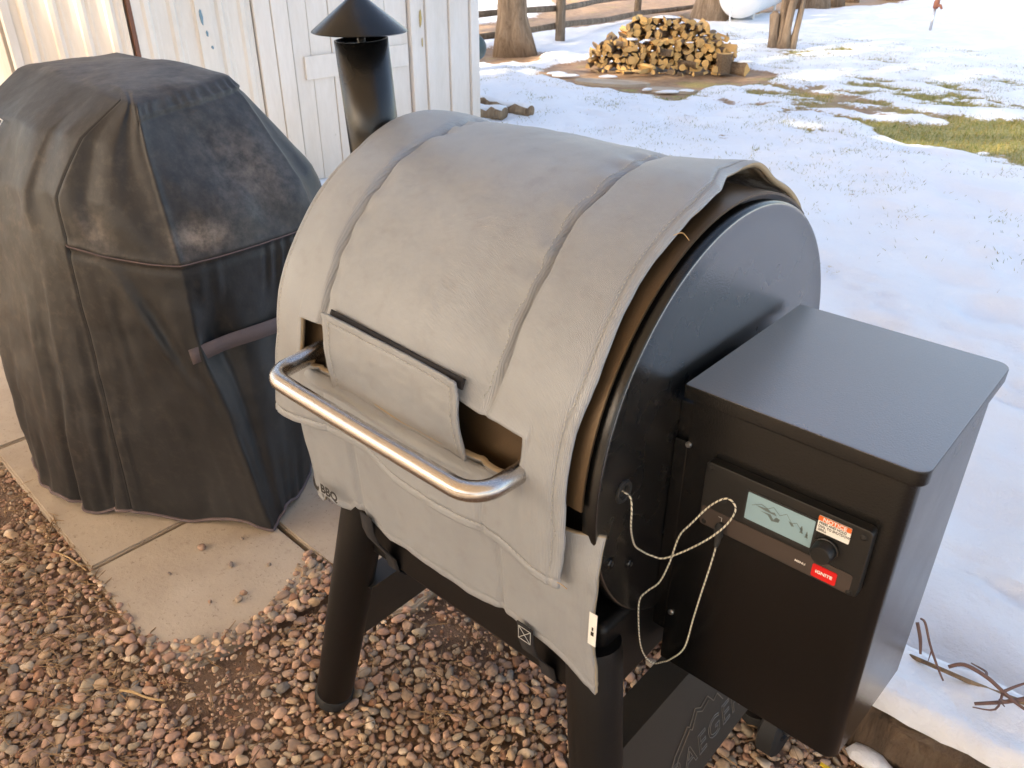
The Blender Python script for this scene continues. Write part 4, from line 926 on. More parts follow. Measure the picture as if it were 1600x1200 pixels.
# hem binding and seam piping follow the cloth
def ringpart(name, row, k0, k1, r, mt, off=.0012):
    ks = np.arange(int(k0 * 34), int(k1 * 34)); P = G[row, ks].copy(); P[:, :2] += D[row, ks] * off
    return mk(name, *tube(P, r, 6), mt, cv)
ringpart('hem_binding', 0, 0, 8, .0042, M['binding'], .001)
lv = lev[:, 0]; r3 = int(np.argmin(abs(lv - 3.0)))
ringpart('seam_piping', r3, 3.0, 8.0, .0016, M['binding'], .0022)
rowsS = np.arange(1, int(np.argmin(abs(lv - 6.1)))); P = G[rowsS, 102].copy(); P[:, :2] += D[rowsS, 102] * .0005
mk('seam_piping', *tube(P, .0016, 6), M['rubber'], cv)
# webbing strap across the right side
def on_cover(k, l):
    kk = int(round(k * 34)) % nK; r = int(np.argmin(abs(lv - l))); return G[r, kk].copy(), D[r, kk]
Vs = []; nS = 26
hull0 = on_cover(4.72, 2.05)[0]
for i in range(nS):
    t = i / (nS - 1); k = 4.80 + t * 2.5
    for l in (-1, 1):
        p, dv = on_cover(k, 2.0 + .05 * t + l * .085 * 1.2)
        q = p.copy(); q[:2] += dv * .004
        q[2] = .497 + .014 * t + l * .0175 + .006 * math.sin(t * 5)
        Vs.append(q)
Vs = np.array(Vs)
# pull the strap taut: smooth its plan positions over the fold
for it in range(12):
    A = Vs.copy(); A[2:-2, :2] = .5 * Vs[2:-2, :2] + .25 * (Vs[:-4, :2] + Vs[4:, :2])
    base = np.linalg.norm(A[:, :2] - ctr, axis=1); Vs[:, :2] = A[:, :2]
dS = Vs[:, :2] - ctr; dS /= np.linalg.norm(dS, axis=1)[:, None]; Vs[:, :2] += dS * .010
st_ = mk('strap', Vs, [(2 * i, 2 * i + 2, 2 * i + 3, 2 * i + 1) for i in range(nS - 1)], M['strap'], cv); thick(st_, .0025, 0, inner=0)
# square logo outline on the front face, cut by the edge of the picture
fx = [(-2.086, .624, .940), (-2.165, .630, .944), (-2.180, .600, .905), (-2.103, .594, .902)]
mk('printed_frame', *join([tube([fx[i], fx[(i + 1) % 4]], .0014, 5) for i in range(4)]), M['white'], cv)
bbox('paper_scrap', (-2.045, -2.015, .972, .984, 1.026, 1.0275), M['white'], cv, .0003)

# ------------------------------------------------------------------ white shed
XW = -3.95
shed = thing('shed', (-4.6, 2.9, 0), 'old white shed with ribbed metal siding, peeling boards and a plank door behind the grills', 'shed')
def ribbed(name, p0, p1, z0, z1, mt, pitch=.115):
    p0, p1 = Vector((*p0, 0)), Vector((*p1, 0)); L = (p1 - p0).length; d = (p1 - p0) / L; nn = Vector((d.y, -d.x, 0))
    prof = []; s = 0
    while s < L:
        for a, h in ((0, 0), (.35, .001), (.45, .012), (.62, .012), (.72, 0), (.86, .003), (.92, 0)):
            if s + a * pitch < L: prof.append((s + a * pitch, h))
        s += pitch
    prof.append((L, 0)); V = []; F = []
    for s, h in prof:
        for z in (z0, z1): q = p0 + d * s + nn * h; V.append((q.x, q.y, z))
    F = [(2 * i, 2 * i + 2, 2 * i + 3, 2 * i + 1) for i in range(len(prof) - 1)]
    o = mk(name, V, F, mt, shed, smooth=False); thick(o, .002, inner=0); return o
al = math.radians(32); LT = .47  # end panel turned by an invented angle so the sun catches it
pL = (XW - math.sin(al) * LT, 1.80 - math.cos(al) * LT)
ribbed('metal_panel', pL, (XW - .002, 1.80), .02, 1.68, M['metal_siding'])
ribbed('metal_panel', (XW, 1.835), (XW, 2.44), .02, 1.68, M['metal_siding'], .122)
bbox('corner_trim', (XW - .02, XW + .004, 1.814, 1.833, .0, 1.69), M['rust'], shed, .002)
bbox('corner_trim', (pL[0] - .02, pL[0] + .012, pL[1] - .03, pL[1] + .006, .0, 1.69), M['paint'], shed, .002)
def board(y0, y1, x=XW, t=.018, z0=.02, z1=1.68, mt=None, parent=None, name='board'):
    r = random.uniform(-.002, .002)
    return bbox(name, (x - .01 + r, x + t + r, y0 + .0018, y1 - .0018, z0 + random.uniform(0, .01), z1), mt or M['paint'], parent or shed, .0022, 1)
for y0, y1, t in ((2.445, 2.545, .014), (2.545, 2.645, .020), (3.475, 3.53, .030), (3.53, 3.60, .016), (3.60, 3.66, .030), (3.66, 3.80, .014), (3.80, 3.845, .026), (3.845, 3.985, .013)): board(y0, y1, t=t)
bbox('corner_board', (XW - .05, XW + .028, 3.988, 4.062, 0, 1.69), M['paint'], shed, .003)
door = bbox('door', (XW - .03, XW - .012, 2.65, 3.47, .03, 1.62), M['paint'], shed, .002)
ye = [2.652, 2.765, 2.905, 3.03, 3.165, 3.30, 3.468]
for a, b_ in zip(ye[:-1], ye[1:]): board(a, b_, XW - .002, .012, .03, 1.60, parent=door)
for z0, z1 in ((.585, .705), (1.38, 1.50)): bbox('rail', (XW + .0105, XW + .026, 2.71, 3.45, z0, z1), M['paint'], door, .003)
bbox('gap_backing', (XW - .045, XW - .032, 1.84, 4.04, 0, 1.66), M['rust'], shed, 0)
# other walls and roof
bbox('side_wall', (-6.4, XW - .052, 4.0, 4.05, 0, 1.66), M['paint'], shed, .003); bbox('side_wall', (-6.4, -4.3, pL[1] - .02, pL[1] + .02, 0, 1.66), M['paint'], shed, .003)
bbox('rear_wall', (-6.44, -6.4, pL[1], 4.05, 0, 1.66), M['paint'], shed, .003)
mk('roof', *join([([(XW + .16, 1.15, 1.66), (XW + .16, 4.2, 1.66), (-5.2, 4.2, 2.0), (-5.2, 1.15, 2.0), (-6.6, 4.2, 1.6), (-6.6, 1.15, 1.6)] + [(XW + .16, 1.15, 1.70), (XW + .16, 4.2, 1.70), (-5.2, 4.2, 2.04), (-5.2, 1.15, 2.04), (-6.6, 4.2, 1.64), (-6.6, 1.15, 1.64)],
    [(0, 3, 2, 1), (3, 5, 4, 2), (6, 7, 8, 9), (9, 8, 10, 11), (0, 1, 7, 6), (4, 5, 11, 10), (1, 2, 8, 7), (2, 4, 10, 8), (0, 6, 9, 3), (3, 9, 11, 5)])]), M['metal_siding'], shed, smooth=False)
def flake(y, z, h, wd, mt, seed):
    r = np.random.default_rng(seed); P = []
    for k in range(11):
        a = 2 * PI * k / 11; q = 1 + r.uniform(-.3, .3); P.append((XW + .0225, y + wd * q * math.cos(a), z + h * q * math.sin(a)))
    P2 = [(x - .003, a, b) for x, a, b in P]
    nn = len(P); o = mk('paint_flake', P + P2, [tuple(range(nn))] + [(i, i + nn, (i + 1) % nn + nn, (i + 1) % nn) for i in range(nn)], mt, shed, smooth=False); fixn(o)
for a in ((2.60, .90, .0, 0.0),): pass
bbox('batten', (XW - .002, XW + .019, 2.13, 2.21, .02, 1.68), M['metal_siding'], shed, .003)
for y, z, h, wd in ((2.155, .935, .035, .009), (2.172, .862, .014, .006), (2.188, .800, .008, .006)): flake(y, z, h, wd, M['blueflake'], int(z * 900))
for y, z, h, wd in ((3.565, .835, .05, .008), (3.57, .70, .03, .003)):
    flake(y, z, h, wd, M['ochreflake'], int(z * 700))

# ------------------------------------------------------------------ trees
def tree(name, x, y, r, H, label, seed, lean=(0, 0), limbs=7, group=None, flare=1.5, depth=3):
    R = random.Random(seed); root = thing(name, (x, y, 0), label, 'tree', group)
    P = []; Rr = []
    for k in range(15):
        t = k / 14; P.append((x + lean[0] * t * H + .06 * math.sin(t * 5 + seed), y + lean[1] * t * H + .05 * math.cos(t * 4 + seed), -.05 + t * H))
        Rr.append(r * (1 - .75 * t) * (1 + (flare - 1) * math.exp(-t * H / (.9 * r))))
    V, F = tube(P, Rr, 20)
    V = np.array([v[:] for v in V]); ax = np.array(P)[np.repeat(np.arange(15), 20)]
    ang = np.arctan2(V[:, 1] - ax[:, 1], V[:, 0] - ax[:, 0]); lob = 1 + (.05 * np.sin(5 * ang + seed) + .12 * np.sin(3 * ang + 2 * seed) * np.exp(-np.clip(V[:, 2], 0, 9) / (1.2 * r)) + .05 * vnoise(V * 6, seed))
    V[:, :2] = ax[:, :2] + (V[:, :2] - ax[:, :2]) * lob[:, None]
    mk('trunk', V, F, M['bark'], root)
    parts = []
    def grow(p, d, L, rr, dep):
        pts = [p]; q = p.copy(); dd = d.copy()
        for k in range(4):
            dd = (dd + Vector((R.uniform(-.25, .25), R.uniform(-.25, .25), R.uniform(-.05, .22)))).normalized(); q = q + dd * L / 4; pts.append(q.copy())
        parts.append(tube(pts, np.linspace(rr, rr * .55, 5), 6 if dep > 1 else 4, False))
        if dep > 0:
            for k in range(4 if dep > 1 else 5):
                t = R.uniform(.35, 1); i = min(3, int(t * 4)); b = pts[i].lerp(pts[i + 1], t * 4 - i) if t < 1 else pts[-1]
                nd = (dd + Vector((R.uniform(-1, 1), R.uniform(-1, 1), R.uniform(-.3, .7))) * .9).normalized(); grow(b, nd, L * R.uniform(.5, .72), rr * .52, dep - 1)
    for k in range(limbs):
        t = R.uniform(.42, 1.0); i = min(13, int(t * 14)); b = Vector(P[i]); a = R.uniform(0, 2 * PI)
        grow(b, Vector((math.cos(a), math.sin(a), R.uniform(.4, 1.2))).normalized(), H * R.uniform(.28, .45), Rr[i] * .62, depth)
    V, F = join(parts); mk('crown', V, F, M['bark'], root); return root
tree('yard_tree', -6.78, 7.62, .175, 6.5, 'bare tree whose thick trunk stands by the rail fence just right of the shed', 3, (.012, .01), flare=1.55)
tree('yard_tree', -6.93, 12.55, .235, 8.5, 'bare tree with the widest trunk, behind the woodpile and beside the white tank', 5, flare=1.5)
GT = 'tree trunks in a row at the back of the yard'
for i, (x, y, r, lb) in enumerate(((-7.1, 15.6, .10, 'thin trunk in the back row, nearest the white tank'), (-6.62, 15.62, .17, 'stoutest trunk in the back row of trees, behind the twisted tree'), (-6.72, 16.75, .13, 'middle trunk of the back row of trees at the top edge'), (-6.88, 17.9, .16, 'third trunk of the back row, touching the top edge of the photo'), (-6.3, 19.0, .22, 'farthest trunk of the back row, only its base showing'))):
    tree('yard_tree', x, y, r, 6.0 + i * .4, lb, 20 + i, limbs=5, group=GT, depth=2)
# multi-stem twisted tree
tw = thing('twisted_tree', (-4.57, 10.05, 0), 'small tree of twisted bare stems standing in the snow right of the woodpile', 'tree')
for k, (dx, dy, r, top) in enumerate(((-.10, 0, .055, (-.10, .05)), (-.03, .03, .06, (-.02, 0)), (.05, -.03, .05, (.12, .02)), (.09, .04, .04, (.10, .06)), (-.06, -.04, .035, (.04, -.03)))):
    H = 3.2 - .2 * k; P = [(-4.57 + dx + (top[0] - dx) * t + .03 * math.sin(t * 9 + k * 2), 10.05 + dy + (top[1]) * t + .02 * math.cos(t * 8 + k), -.03 + t * H) for t in np.linspace(0, 1, 22)]
    mk('stem', *tube(P, [r * (1.5 - .9 * min(1, t * 7)) if t < .08 else r * (1.0 - .6 * t) for t in np.linspace(0, 1, 22)], 12), M['bark'], tw)
R_ = random.Random(5); parts = []
for k in range(26):
    b = Vector((-4.57, 10.05, R_.uniform(1.4, 3))); q = b + Vector((R_.uniform(-1, 1), R_.uniform(-1, 1), R_.uniform(.2, 1.2))) * .9
    parts.append(tube([b, b.lerp(q, .5) + Vector((0, 0, .1)), q], [.02, .012, .004], 5))
mk('crown', *join(parts), M['bark'], tw)
mk('stub', *tube([(-4.68, 10.0, 0), (-4.70, 9.99, .2), (-4.715, 9.98, .40), (-4.70, 9.97, .43)], [.075, .055, .06, .03], 12), M['bark'], tw)
# trees south of the patio whose bare crowns throw the streaked shade (out of frame)
for i, (x, y, r, H) in enumerate(((-7.8, -2.6, .17, 6.6), (-11.0, -3.5, .24, 13), (-7.2, -5.0, .28, 15), (-5.3, -5.8, .26, 15), (-11.5, -1.5, .25, 12), (-8.6, -8.0, .3, 16), (-13, 1.0, .22, 9), (-10.3, 2.6, .24, 12), (-9.6, 1.0, .2, 12), (-9.0, -7.0, .3, 17), (-6.4, -2.3, .2, 12), (-8.1, 4.6, .17, 9))):
    tree('yard_tree', x, y, r, H, ['bare tree standing left of the patio roof', 'tall bare tree out beyond the left side yard', 'bare tree behind the patio roof on the left', 'bare tree close behind the patio roof', 'bare tree in the snowy side yard', 'bare tree farthest behind the patio roof on the left', 'broad low bare tree at the far left', 'bare tree west of the shed, far side', 'bare tree just west of the shed', 'tallest bare tree beyond the patio', 'slender bare tree by the left rim of the patio roof', 'bare tree hidden behind the shed'][i], 40 + i, limbs=20 if H > 14 else 11, group='bare trees south of the patio')

# ------------------------------------------------------------------ rail fence
fn = thing('rail_fence', (-7.05, 8.8, 0), 'rustic wooden fence of two round rails on posts beyond the woodpile', 'fence')
def rpost(x, y, h, r, lean=0):
    mk('post', *tube([(x, y, -.05), (x + lean * .5, y, h * .5), (x + lean, y, h)], [r * 1.05, r, r * .95], 10), M['oldwood'], fn)
rpost(-7.05, 8.80, .95, .062); rpost(-8.1, 12.1, .95, .055, .02); rpost(-6.55, 5.2, .95, .06); rpost(-8.35, 15.6, .95, .06)
def wob(a, b, r, k):
    P = [Vector(a).lerp(Vector(b), t) + Vector((0, 0, .012 * math.sin(t * 7 + k))) for t in np.linspace(0, 1, 12)]
    mk('rail', *tube(P, [r * (1 + .08 * math.sin(i * 1.7 + k)) for i in range(12)], 10), M['oldwood'], fn)
wob((-7.45, 5.4, .15), (-7.12, 8.80, .19), .040, 0); wob((-7.12, 8.80, .19), (-7.95, 12.0, .09), .040, 1); wob((-7.95, 12.0, .09), (-8.15, 15.6, .10), .038, 2)
wob((-7.3, 5.4, .40), (-7.12, 8.80, .41), .036, 3); wob((-7.12, 8.80, .41), (-8.1, 12.1, .34), .036, 4); wob((-8.1, 12.1, .34), (-8.3, 15.6, .36), .036, 5)
# ------------------------------------------------------------------ propane tank
tk = thing('propane_tank', (-6.75, 13.2, 0), 'white horizontal propane tank on short feet behind the big tree', 'gas tank')
A, B = Vector((-6.42, 12.35, .42)), Vector((-7.15, 14.9, .42)); d = (B - A).normalized(); rr = .33
pts, rad = [], []
for k in range(9): a = k / 8 * PI / 2; pts.append(A + d * (.2 * (1 - math.cos(a)) - .2)); rad.append(max(rr * math.sin(a), .002))
for k in range(9): a = k / 8 * PI / 2; pts.append(B + d * .2 * math.sin(a)); rad.append(max(rr * math.cos(a), .002))
mk('shell', *tube(pts, rad, 40), M['tank'], tk)
mk('shell_band', *tube([A + d * .10, A + d * .112], [rr + .004] * 2, 40), M['tank'], tk)
for t in (.15, .85):
    c = A.lerp(B, t); s_ = d.cross(Vector((0, 0, 1)))
    for q in (-1, 1): mk('foot', *tube([c + s_ * .14 * q + Vector((0, 0, -.28)), c + s_ * .15 * q + Vector((0, 0, -.46))], .025, 8), M['tank'], tk)
mk('hose', *tube(crom([(-6.38, 12.05, .30), (-6.32, 11.9, .12), (-6.15, 11.7, .06), (-5.9, 11.6, .05)], 6), .012, 8), M['tank'], tk)
# ------------------------------------------------------------------ yard spigot
sg = thing('yard_spigot', (-3.87, 13.2, 0), 'thin metal water spigot with a rusty red handle standing in the snow', 'spigot')
mk('pipe', *tube([(-3.87, 13.2, -.03), (-3.87, 13.2, .33)], .018, 10), M['chrome'], sg)
M['rustred'] = mat('rusty_red_iron', (.32, .12, .07), .7)
mk('head', *tube([(-3.87, 13.2, .32), (-3.865, 13.2, .40), (-3.86, 13.2, .45)], [.035, .04, .025], 10), M['rustred'], sg)
mk('spout', *tube([(-3.87, 13.2, .36), (-3.80, 13.18, .36), (-3.775, 13.17, .32)], [.022, .02, .016], 8), M['rustred'], sg)
mk('handle', *tube([(-3.90, 13.2, .45), (-3.84, 13.2, .47), (-3.82, 13.2, .43)], [.012, .012, .01], 6), M['rustred'], sg)

# ------------------------------------------------------------------ woodpile: every log a thing
def logmesh(i):
    r = np.random.default_rng(700 + i); kind = i % 5
    if kind == 0: base = [(math.cos(a), math.sin(a)) for a in np.linspace(0, 2 * PI, 11)[:-1]]; nb = 10
    elif kind in (1, 2):   # quarter split
        base = [(-.6, -.55)] + [(-.6 + 1.5 * math.cos(a), -.55 + 1.5 * math.sin(a)) for a in np.linspace(0, PI / 2 * r.uniform(.8, 1.1), 6)]
    elif kind == 3: base = [(math.cos(a), .8 * math.sin(a) - .3) for a in np.linspace(0, PI, 8)]
    else: base = [(-.9, -.45), (.8, -.6), (.95, .35), (.1, .75), (-.7, .45)]
    base = [(x * (1 + r.uniform(-.12, .12)), y * (1 + r.uniform(-.12, .12))) for x, y in base]; n_ = len(base)
    V = []; F = []; S = 5
    for k in range(S):
        t = k / (S - 1) - .5; sc = 1 + .06 * math.sin(t * 4 + i); ox, oy = r.uniform(-.05, .05), r.uniform(-.05, .05)
        for x, y in base: V.append((x * sc * (1 + r.uniform(-.03, .03)) + ox, t, y * sc + oy))
    for k in range(S - 1):
        for j in range(n_): F.append((k * n_ + j, k * n_ + (j + 1) % n_, (k + 1) * n_ + (j + 1) % n_, (k + 1) * n_ + j))
    F.append(tuple(range(n_))[::-1]); F.append(tuple((S - 1) * n_ + j for j in range(n_)))
    me = bpy.data.meshes.new('log'); me.from_pydata(V, [], F); me.materials.append(M['logbark']); me.materials.append(M['splitwood'])
    for p in me.polygons:
        if len(p.vertices) > 4: p.material_index = 1
        else:
            j = p.index % n_
            if kind in (1, 2) and j in (0, n_ - 1): p.material_index = 1
            if kind == 3 and j == n_ - 1: p.material_index = 1
            if kind == 4 and j in (0, 1, 4): p.material_index = 1
    bm = bmesh.new(); bm.from_mesh(me); bmesh.ops.recalc_face_normals(bm, faces=bm.faces); bm.to_mesh(me); bm.free(); return me
LM = [logmesh(i) for i in range(15)]
PA, PB_ = np.array([-5.42, 7.22]), np.array([-4.15, 8.10]); dv = (PB_ - PA); PL = np.linalg.norm(dv); dv /= PL; nv = np.array([dv[1], -dv[0]])   # nv faces the camera
R_ = random.Random(99); GL_ = 'split logs heaped in the woodpile'
def log(s, dpt, z, r, L, yaw, mi, label, roll=None, tilt=0, group=GL_):
    o = bpy.data.objects.new('firewood_log', LM[mi]); COL.objects.link(o)
    p = PA + dv * s + nv * dpt; o.location = (p[0], p[1], z); o.scale = (r, L, r)
    o.rotation_euler = (tilt, R_.uniform(0, 2 * PI) if roll is None else roll, math.atan2(nv[1], nv[0]) - PI / 2 + yaw)
    tag(o, label, 'log', group); return o
def height(s):  # front tier outline
    return float(np.interp(s, [0, .12, .3, .55, .9, 1.2, 1.4, 1.54], [.18, .27, .28, .27, .29, .29, .27, .20]))
lab_f = 'split firewood log in the lower front rows of the woodpile'; lab_t = 'split firewood log in the upper back tier of the woodpile'; lab_x = 'firewood log lying crosswise on the face of the woodpile'
z = .06; row = 0
while z < .31:
    s = .05 + (row % 2) * .04
    while s < 1.50:
        r = R_.uniform(.024, .044)
        if z < height(s) + .01: log(s + R_.uniform(-.01, .01), R_.uniform(-.02, .03) - z * .25, z + R_.uniform(-.012, .012), r, R_.uniform(.26, .38), R_.uniform(-.32, .32), R_.randrange(15), 'split firewood log in the %s of the woodpile front, %s' % (['bottom row', 'second row', 'third row', 'fourth row', 'top row'][min(row, 4)], ['at its far left', 'left part', 'left of its middle', 'right of its middle', 'right part', 'at its far right'][min(5, int(s / .253))]), tilt=R_.uniform(-.1, .1))
        s += r * 1.62
    z += .056; row += 1
z = .30
while z < .47:
    lo = .34 + (z - .30) * .9; hi = 1.44 - (z - .30) * 2.2; s = lo
    while s < hi:
        r = R_.uniform(.024, .042); log(s, -.28 + R_.uniform(-.03, .03), z + R_.uniform(-.01, .01), r, R_.uniform(.26, .4), R_.uniform(-.4, .4), R_.randrange(15), 'split firewood log in the %s of the upper back tier, %s part' % ('lower layer' if z < .36 else ('middle layer' if z < .42 else 'crest'), ['left', 'left middle', 'right middle', 'right'][min(3, int(s / .38))]), tilt=R_.uniform(-.12, .12)); s += r * 1.62
    z += .056
for i in range(20):   # support tier seen only in gaps
    log(.1 + i * .072, -.34, .10 + .08 * (i % 3), .06, .36, R_.uniform(-.2, .2), R_.randrange(15), 'firewood log buried deep behind the woodpile front, %s part' % ['left', 'left middle', 'right middle', 'right'][min(3, int(i * .072 / .38))])
for s, d_, z, r, L, yaw in ((.28, .06, .275, .026, .24, 1.0), (.78, .10, .20, .03, .22, .9), (1.02, .13, .10, .035, .26, .9), (1.18, .06, .27, .034, .2, .8), (1.40, .04, .25, .038, .24, 1.0), (.62, .16, .06, .034, .22, .8)):
    log(s, d_, z, r, L, yaw, R_.randrange(15), 'firewood log lying crosswise %s on the woodpile face, %s' % ('high' if z > .22 else 'low', ['far left', 'left of its middle', 'right of its middle', 'far right'][min(3, int(s / .38))]), group='logs lying crosswise on the woodpile')
for k in range(16):
    sk_ = .1 + k * .085
    log(sk_, R_.uniform(.24, .40), .03 + R_.uniform(0, .015), R_.uniform(.012, .026), R_.uniform(.06, .15), R_.uniform(-1.5, 1.5), R_.randrange(15), 'small split of wood fallen in front of the woodpile, %s' % ['at its left end', 'left of its middle', 'right of its middle', 'at its right end'][min(3, k // 4)], group='wood scraps in front of the woodpile')
o = log(1.38, .16, .115, .075, .19, 0, 0, 'thick upright round log at the right end of the woodpile', 0, PI / 2, None); 
o = log(1.52, .10, .07, .07, .26, .9, 6, 'large wedge of split wood leaning at the right foot of the woodpile', .5, 0, None)
def snowlump(name, x, y, z, sx, sy, sz, seed, label, cat='snow', rot=0., group=None):
    V = IV.copy() * (1 + .25 * vnoise(IV * 1.5 + seed, seed)[:, None]) * np.array([sx, sy, sz]); V[:, 2] = np.maximum(V[:, 2], -sz * .3)
    c, s = math.cos(rot), math.sin(rot); V = np.stack([V[:, 0] * c - V[:, 1] * s + x, V[:, 0] * s + V[:, 1] * c + y, V[:, 2] + z], 1)
    o = mk(name, V, IF, M['cleansnow'], loc=(x, y, z)); return tag(o, label, cat, group)
ps = lambda s, d_: PA + dv * s + nv * d_
ry = math.atan2(dv[1], dv[0])
for i, (s, d_, z, sx, sy, sz) in enumerate(((.44, -.06, .30, .07, .05, .015), (.80, -.30, .49, .14, .06, .02), (.62, .0, .30, .06, .04, .012), (1.45, -.28, .30, .10, .06, .02), (1.03, .12, .30, .04, .02, .01), (1.60, .12, .13, .09, .05, .02))):
    p = ps(s, d_); snowlump('snow_patch', p[0], p[1], z, sx, sy, sz, i, ['snow on the left step of the woodpile', 'snow strip along the top of the woodpile', 'little snow patch on the front tier of the woodpile', 'snow on the right shoulder of the woodpile', 'tiny snow crust on a log in the middle of the pile', 'snow on the wedge at the right foot of the woodpile'][i], rot=ry)
for i, (x, y, sx, sy) in enumerate(((-5.45, 6.78, .10, .05), (-5.30, 6.72, .14, .05), (-4.95, 6.95, .10, .03), (-4.05, 6.62, .12, .04), (-3.95, 6.78, .08, .03), (-4.25, 6.6, .05, .03))):
    snowlump('snow_remnant', x, y, .015, sx, sy, .018, 30 + i, ['snow remnant at the left end of the bare pad', 'pointed snow remnant left of the woodpile foot', 'thin snow remnant in front of the woodpile', 'snow remnant on the near right rim of the bare pad', 'small snow remnant right of the woodpile pad', 'smallest snow remnant on the near rim of the pad'][i], rot=ry + .2)
# flat stones or boards on the pad
for i, (x, y, a, b_) in enumerate(((-4.75, 6.72, .34, .17), (-4.1, 6.75, .22, .12))):
    P = [(x + a * math.cos(t) * (1 + .1 * math.sin(3 * t)), y + b_ * math.sin(t) * (1 + .1 * math.cos(2 * t)) + .35 * a * math.cos(t)) for t in np.linspace(0, 2 * PI, 14)[:-1]]
    nn = len(P); o = mk('flagstone', [(x_, y_, .02) for x_, y_ in P] + [(x_, y_, -.02) for x_, y_ in P], [tuple(range(nn))] + [(i_, i_ + nn, (i_ + 1) % nn + nn, (i_ + 1) % nn) for i_ in range(nn)], M['concrete'], loc=(x, y, 0), smooth=False); fixn(o)
    tag(o, ['larger pale flagstone in the dirt before the woodpile', 'smaller pale flagstone in the dirt before the woodpile'][i], 'flagstone')

# ------------------------------------------------------------------ timber edging with snow, branches
te = thing('timber_edging', (.4, 1.18, 0), 'dark weathered timber edging the gravel, with snow lying on top', 'timber edging')
V = []; F = []; xs_ = np.linspace(-1.4, 1.6, 70); prof = [(1.142, -.03), (1.138, .06), (1.142, .105), (1.150, .115), (1.22, .117), (1.285, .115), (1.29, .0)]
for x in xs_:
    yo = .12 * (x + .15) * .35
    for k, (y, z) in enumerate(prof): q = .006 * vnoise(np.array([x * 14, k * 2.1]), 5) + .003 * vnoise(np.array([x * 45, k * 3.1]), 6); V.append((x, y + yo + q, z + q * (k in (2, 3, 4))))
o = mk('timber', V, gridfaces(len(xs_), len(prof)), M['tie'], te)
ys_ = np.linspace(0, 1, 30); xs2 = np.linspace(-1.4, 1.6, 260); X, T = np.meshgrid(xs2, ys_, indexing='ij')
front = 1.150 + .018 * fbm(np.stack([X[:, 0] * 6, X[:, 0] * 0], -1), 81, 4)[:, None] + .12 * (X + .15) * .35
Ys = front + (1.36 - front + .12 * (X + .15) * .3) * T
Zs = .114 + .030 * np.clip(T / .10, 0, 1) ** .5 + .016 * fbm(np.stack([X * 7, Ys * 10], -1), 83, 4) - np.clip(T - .75, 0, 1) * .20
o = mk('snow_cover', np.stack([X, Ys, Zs], -1), gridfaces(260, 30), M['cleansnow'], te)
sweep('fallen_branch', [(-.155, 1.285, .135), (-.10, 1.275, .150), (-.03, 1.285, .148), (.05, 1.30, .150), (.14, 1.33, .15), (.3, 1.38, .13)], [0.0042, 0.0038, 0.0042, 0.0042, 0.0035, 0.0021], M['logbark'], 'longest dark branch lying along the back of the snowy timber', 'branch')
sweep('fallen_branch', [(-.085, 1.235, .20), (-.065, 1.245, .212), (-.03, 1.25, .205), (.0, 1.25, .192), (.03, 1.25, .18), (.09, 1.25, .17)], [0.0031, 0.0035, 0.0035, 0.0028, 0.0024], M['twig'], 'curved pinkish bare branch arching over the snow at the right edge', 'branch', 'bare branches by the timber edging',
      kids=[([(-.03, 1.25, .205), (-.035, 1.29, .18), (-.06, 1.31, .165)], .003), ([(.0, 1.25, .192), (.02, 1.28, .20), (.05, 1.30, .22)], .003), ([(-.06, 1.25, .21), (-.08, 1.27, .18)], .002), ([(.0, 1.25, .19), (.0, 1.22, .175), (-.03, 1.21, .165)], .0025)])
sweep('fallen_branch', [(-.155, 1.29, .225), (-.145, 1.28, .228), (-.125, 1.265, .20), (-.10, 1.25, .172), (-.085, 1.24, .160)], [0.0021, 0.0022, 0.0021, 0.0015], M['twig'], 'thin upright twig leaning beside the side of the pellet hopper', 'branch', 'bare branches by the timber edging', kids=[([(-.12, 1.262, .195), (-.118, 1.25, .175)], .0015)])
sweep('fallen_branch', [(-.16, 1.30, .205), (-.145, 1.285, .185), (-.135, 1.27, .165)], [0.0035, 0.0035, 0.0024], M['twig'], 'short stub of branch poking out of the snow behind the hopper', 'branch', 'bare branches by the timber edging')
sweep('fallen_branch', [(-.03, 1.23, .155), (.01, 1.25, .175), (.05, 1.28, .195), (.10, 1.32, .21)], [0.0028, 0.0035, 0.0035, 0.0028], M['twig'], 'forked bare branch rising to the right edge of the photo', 'branch', 'bare branches by the timber edging', kids=[([(.01, 1.25, .175), (.0, 1.23, .19), (.01, 1.21, .2)], .0025), ([(.05, 1.28, .195), (.08, 1.26, .19)], .003)])
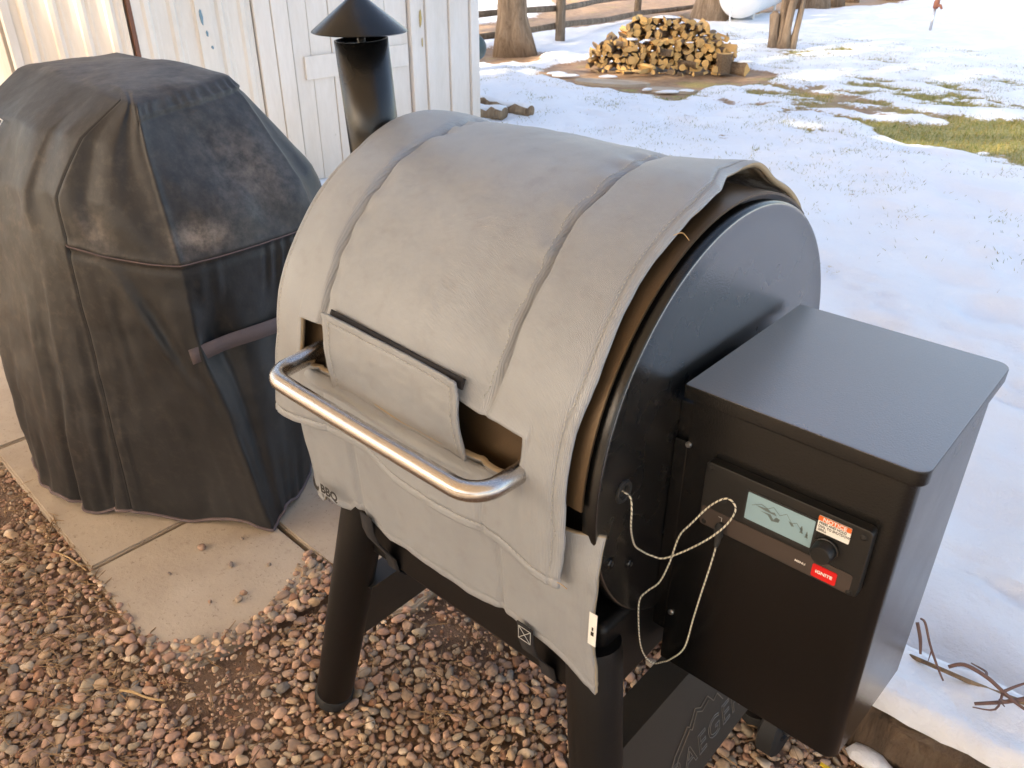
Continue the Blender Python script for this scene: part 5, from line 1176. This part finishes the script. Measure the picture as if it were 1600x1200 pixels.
for i, (x, y, sx, sy, sz) in enumerate(((-.135, 1.125, .045, .022, .018), (-.10, 1.105, .03, .02, .014), (-.51, 1.085, .035, .02, .012), (-.98, .98, .02, .012, .01), (-.08, 1.12, .03, .02, .012))):
    snowlump('snow_clump', x, y, .012, sx, sy, sz, 60 + i, ['melting snow clump at the foot of the timber by the hopper', 'smaller snow clump on the gravel under the hopper corner', 'snow clump on the gravel behind the right grill leg', 'tiny snow clump behind the left cross plate', 'snow clump at the lower right corner of the gravel'][i])
yl = bbox('yellow_tag', (-.200, -.175, 1.045, 1.052, .022, .025), mat('yellow_plastic', (.75, .5, .02), .4), None, .0005, loc=(-.19, 1.05, .02)); tag(yl, 'bit of yellow plastic on the gravel under the hopper', 'tag')

# ------------------------------------------------------------------ things by the shed corner and in the side yard
def bark_log(name, a, b_, r, label, cat, snow=True, mt='logbark'):
    root = thing(name, a, label, cat)
    P = [Vector(a).lerp(Vector(b_), t) + Vector((0, 0, .01 * math.sin(t * 9))) for t in np.linspace(0, 1, 9)]
    V, F = tube(P, [r * (1 + .12 * math.sin(i * 2.3)) for i in range(9)], 12); mk('trunk_piece', V, F, M[mt], root)
    if snow:
        P2 = [p + Vector((0, 0, r * .55)) for p in P]; V, F = tube(P2, [r * .75] * 9, 12); V = [Vector((v.x, v.y, P2[0].z + (v.z - P2[0].z) * .8)) for v in V]; mk('snow_cover', V, F, M['cleansnow'], root)
    return root
bark_log('snowy_log', (-4.75, 4.92, .07), (-4.22, 4.93, .06), .05, 'snow covered log lying beside the shed corner', 'log')
bark_log('snowy_log', (-4.72, 4.70, .05), (-4.34, 4.76, .05), .055, 'shorter snow covered log nearest the blanket, by the shed corner', 'log')
bl = mk('round_float', *tube([Vector((-6.17, 6.33, .24)) + Vector((0, .1, 0)) * math.cos(a) for a in np.linspace(0, PI, 9)], [max(.125 * math.sin(a), .002) for a in np.linspace(0, PI, 9)], 24), mat('dark_green_plastic', (.05, .08, .085), .4), loc=(-6.17, 6.33, .1)); tag(bl, 'dark round tank end peeking out from behind the shed corner', 'drum')
bark_log('fallen_log', (-10.4, 3.4, .12), (-8.6, 2.2, .10), .12, 'thick snow topped log lying in the side yard left of the shed', 'log', True, 'oldwood')
bark_log('fallen_log', (-15.5, 5.6, .18), (-12.0, 3.4, .15), .16, 'grey log farther back in the side yard left of the shed', 'log', False, 'oldwood')
print('objects', len(bpy.data.objects))
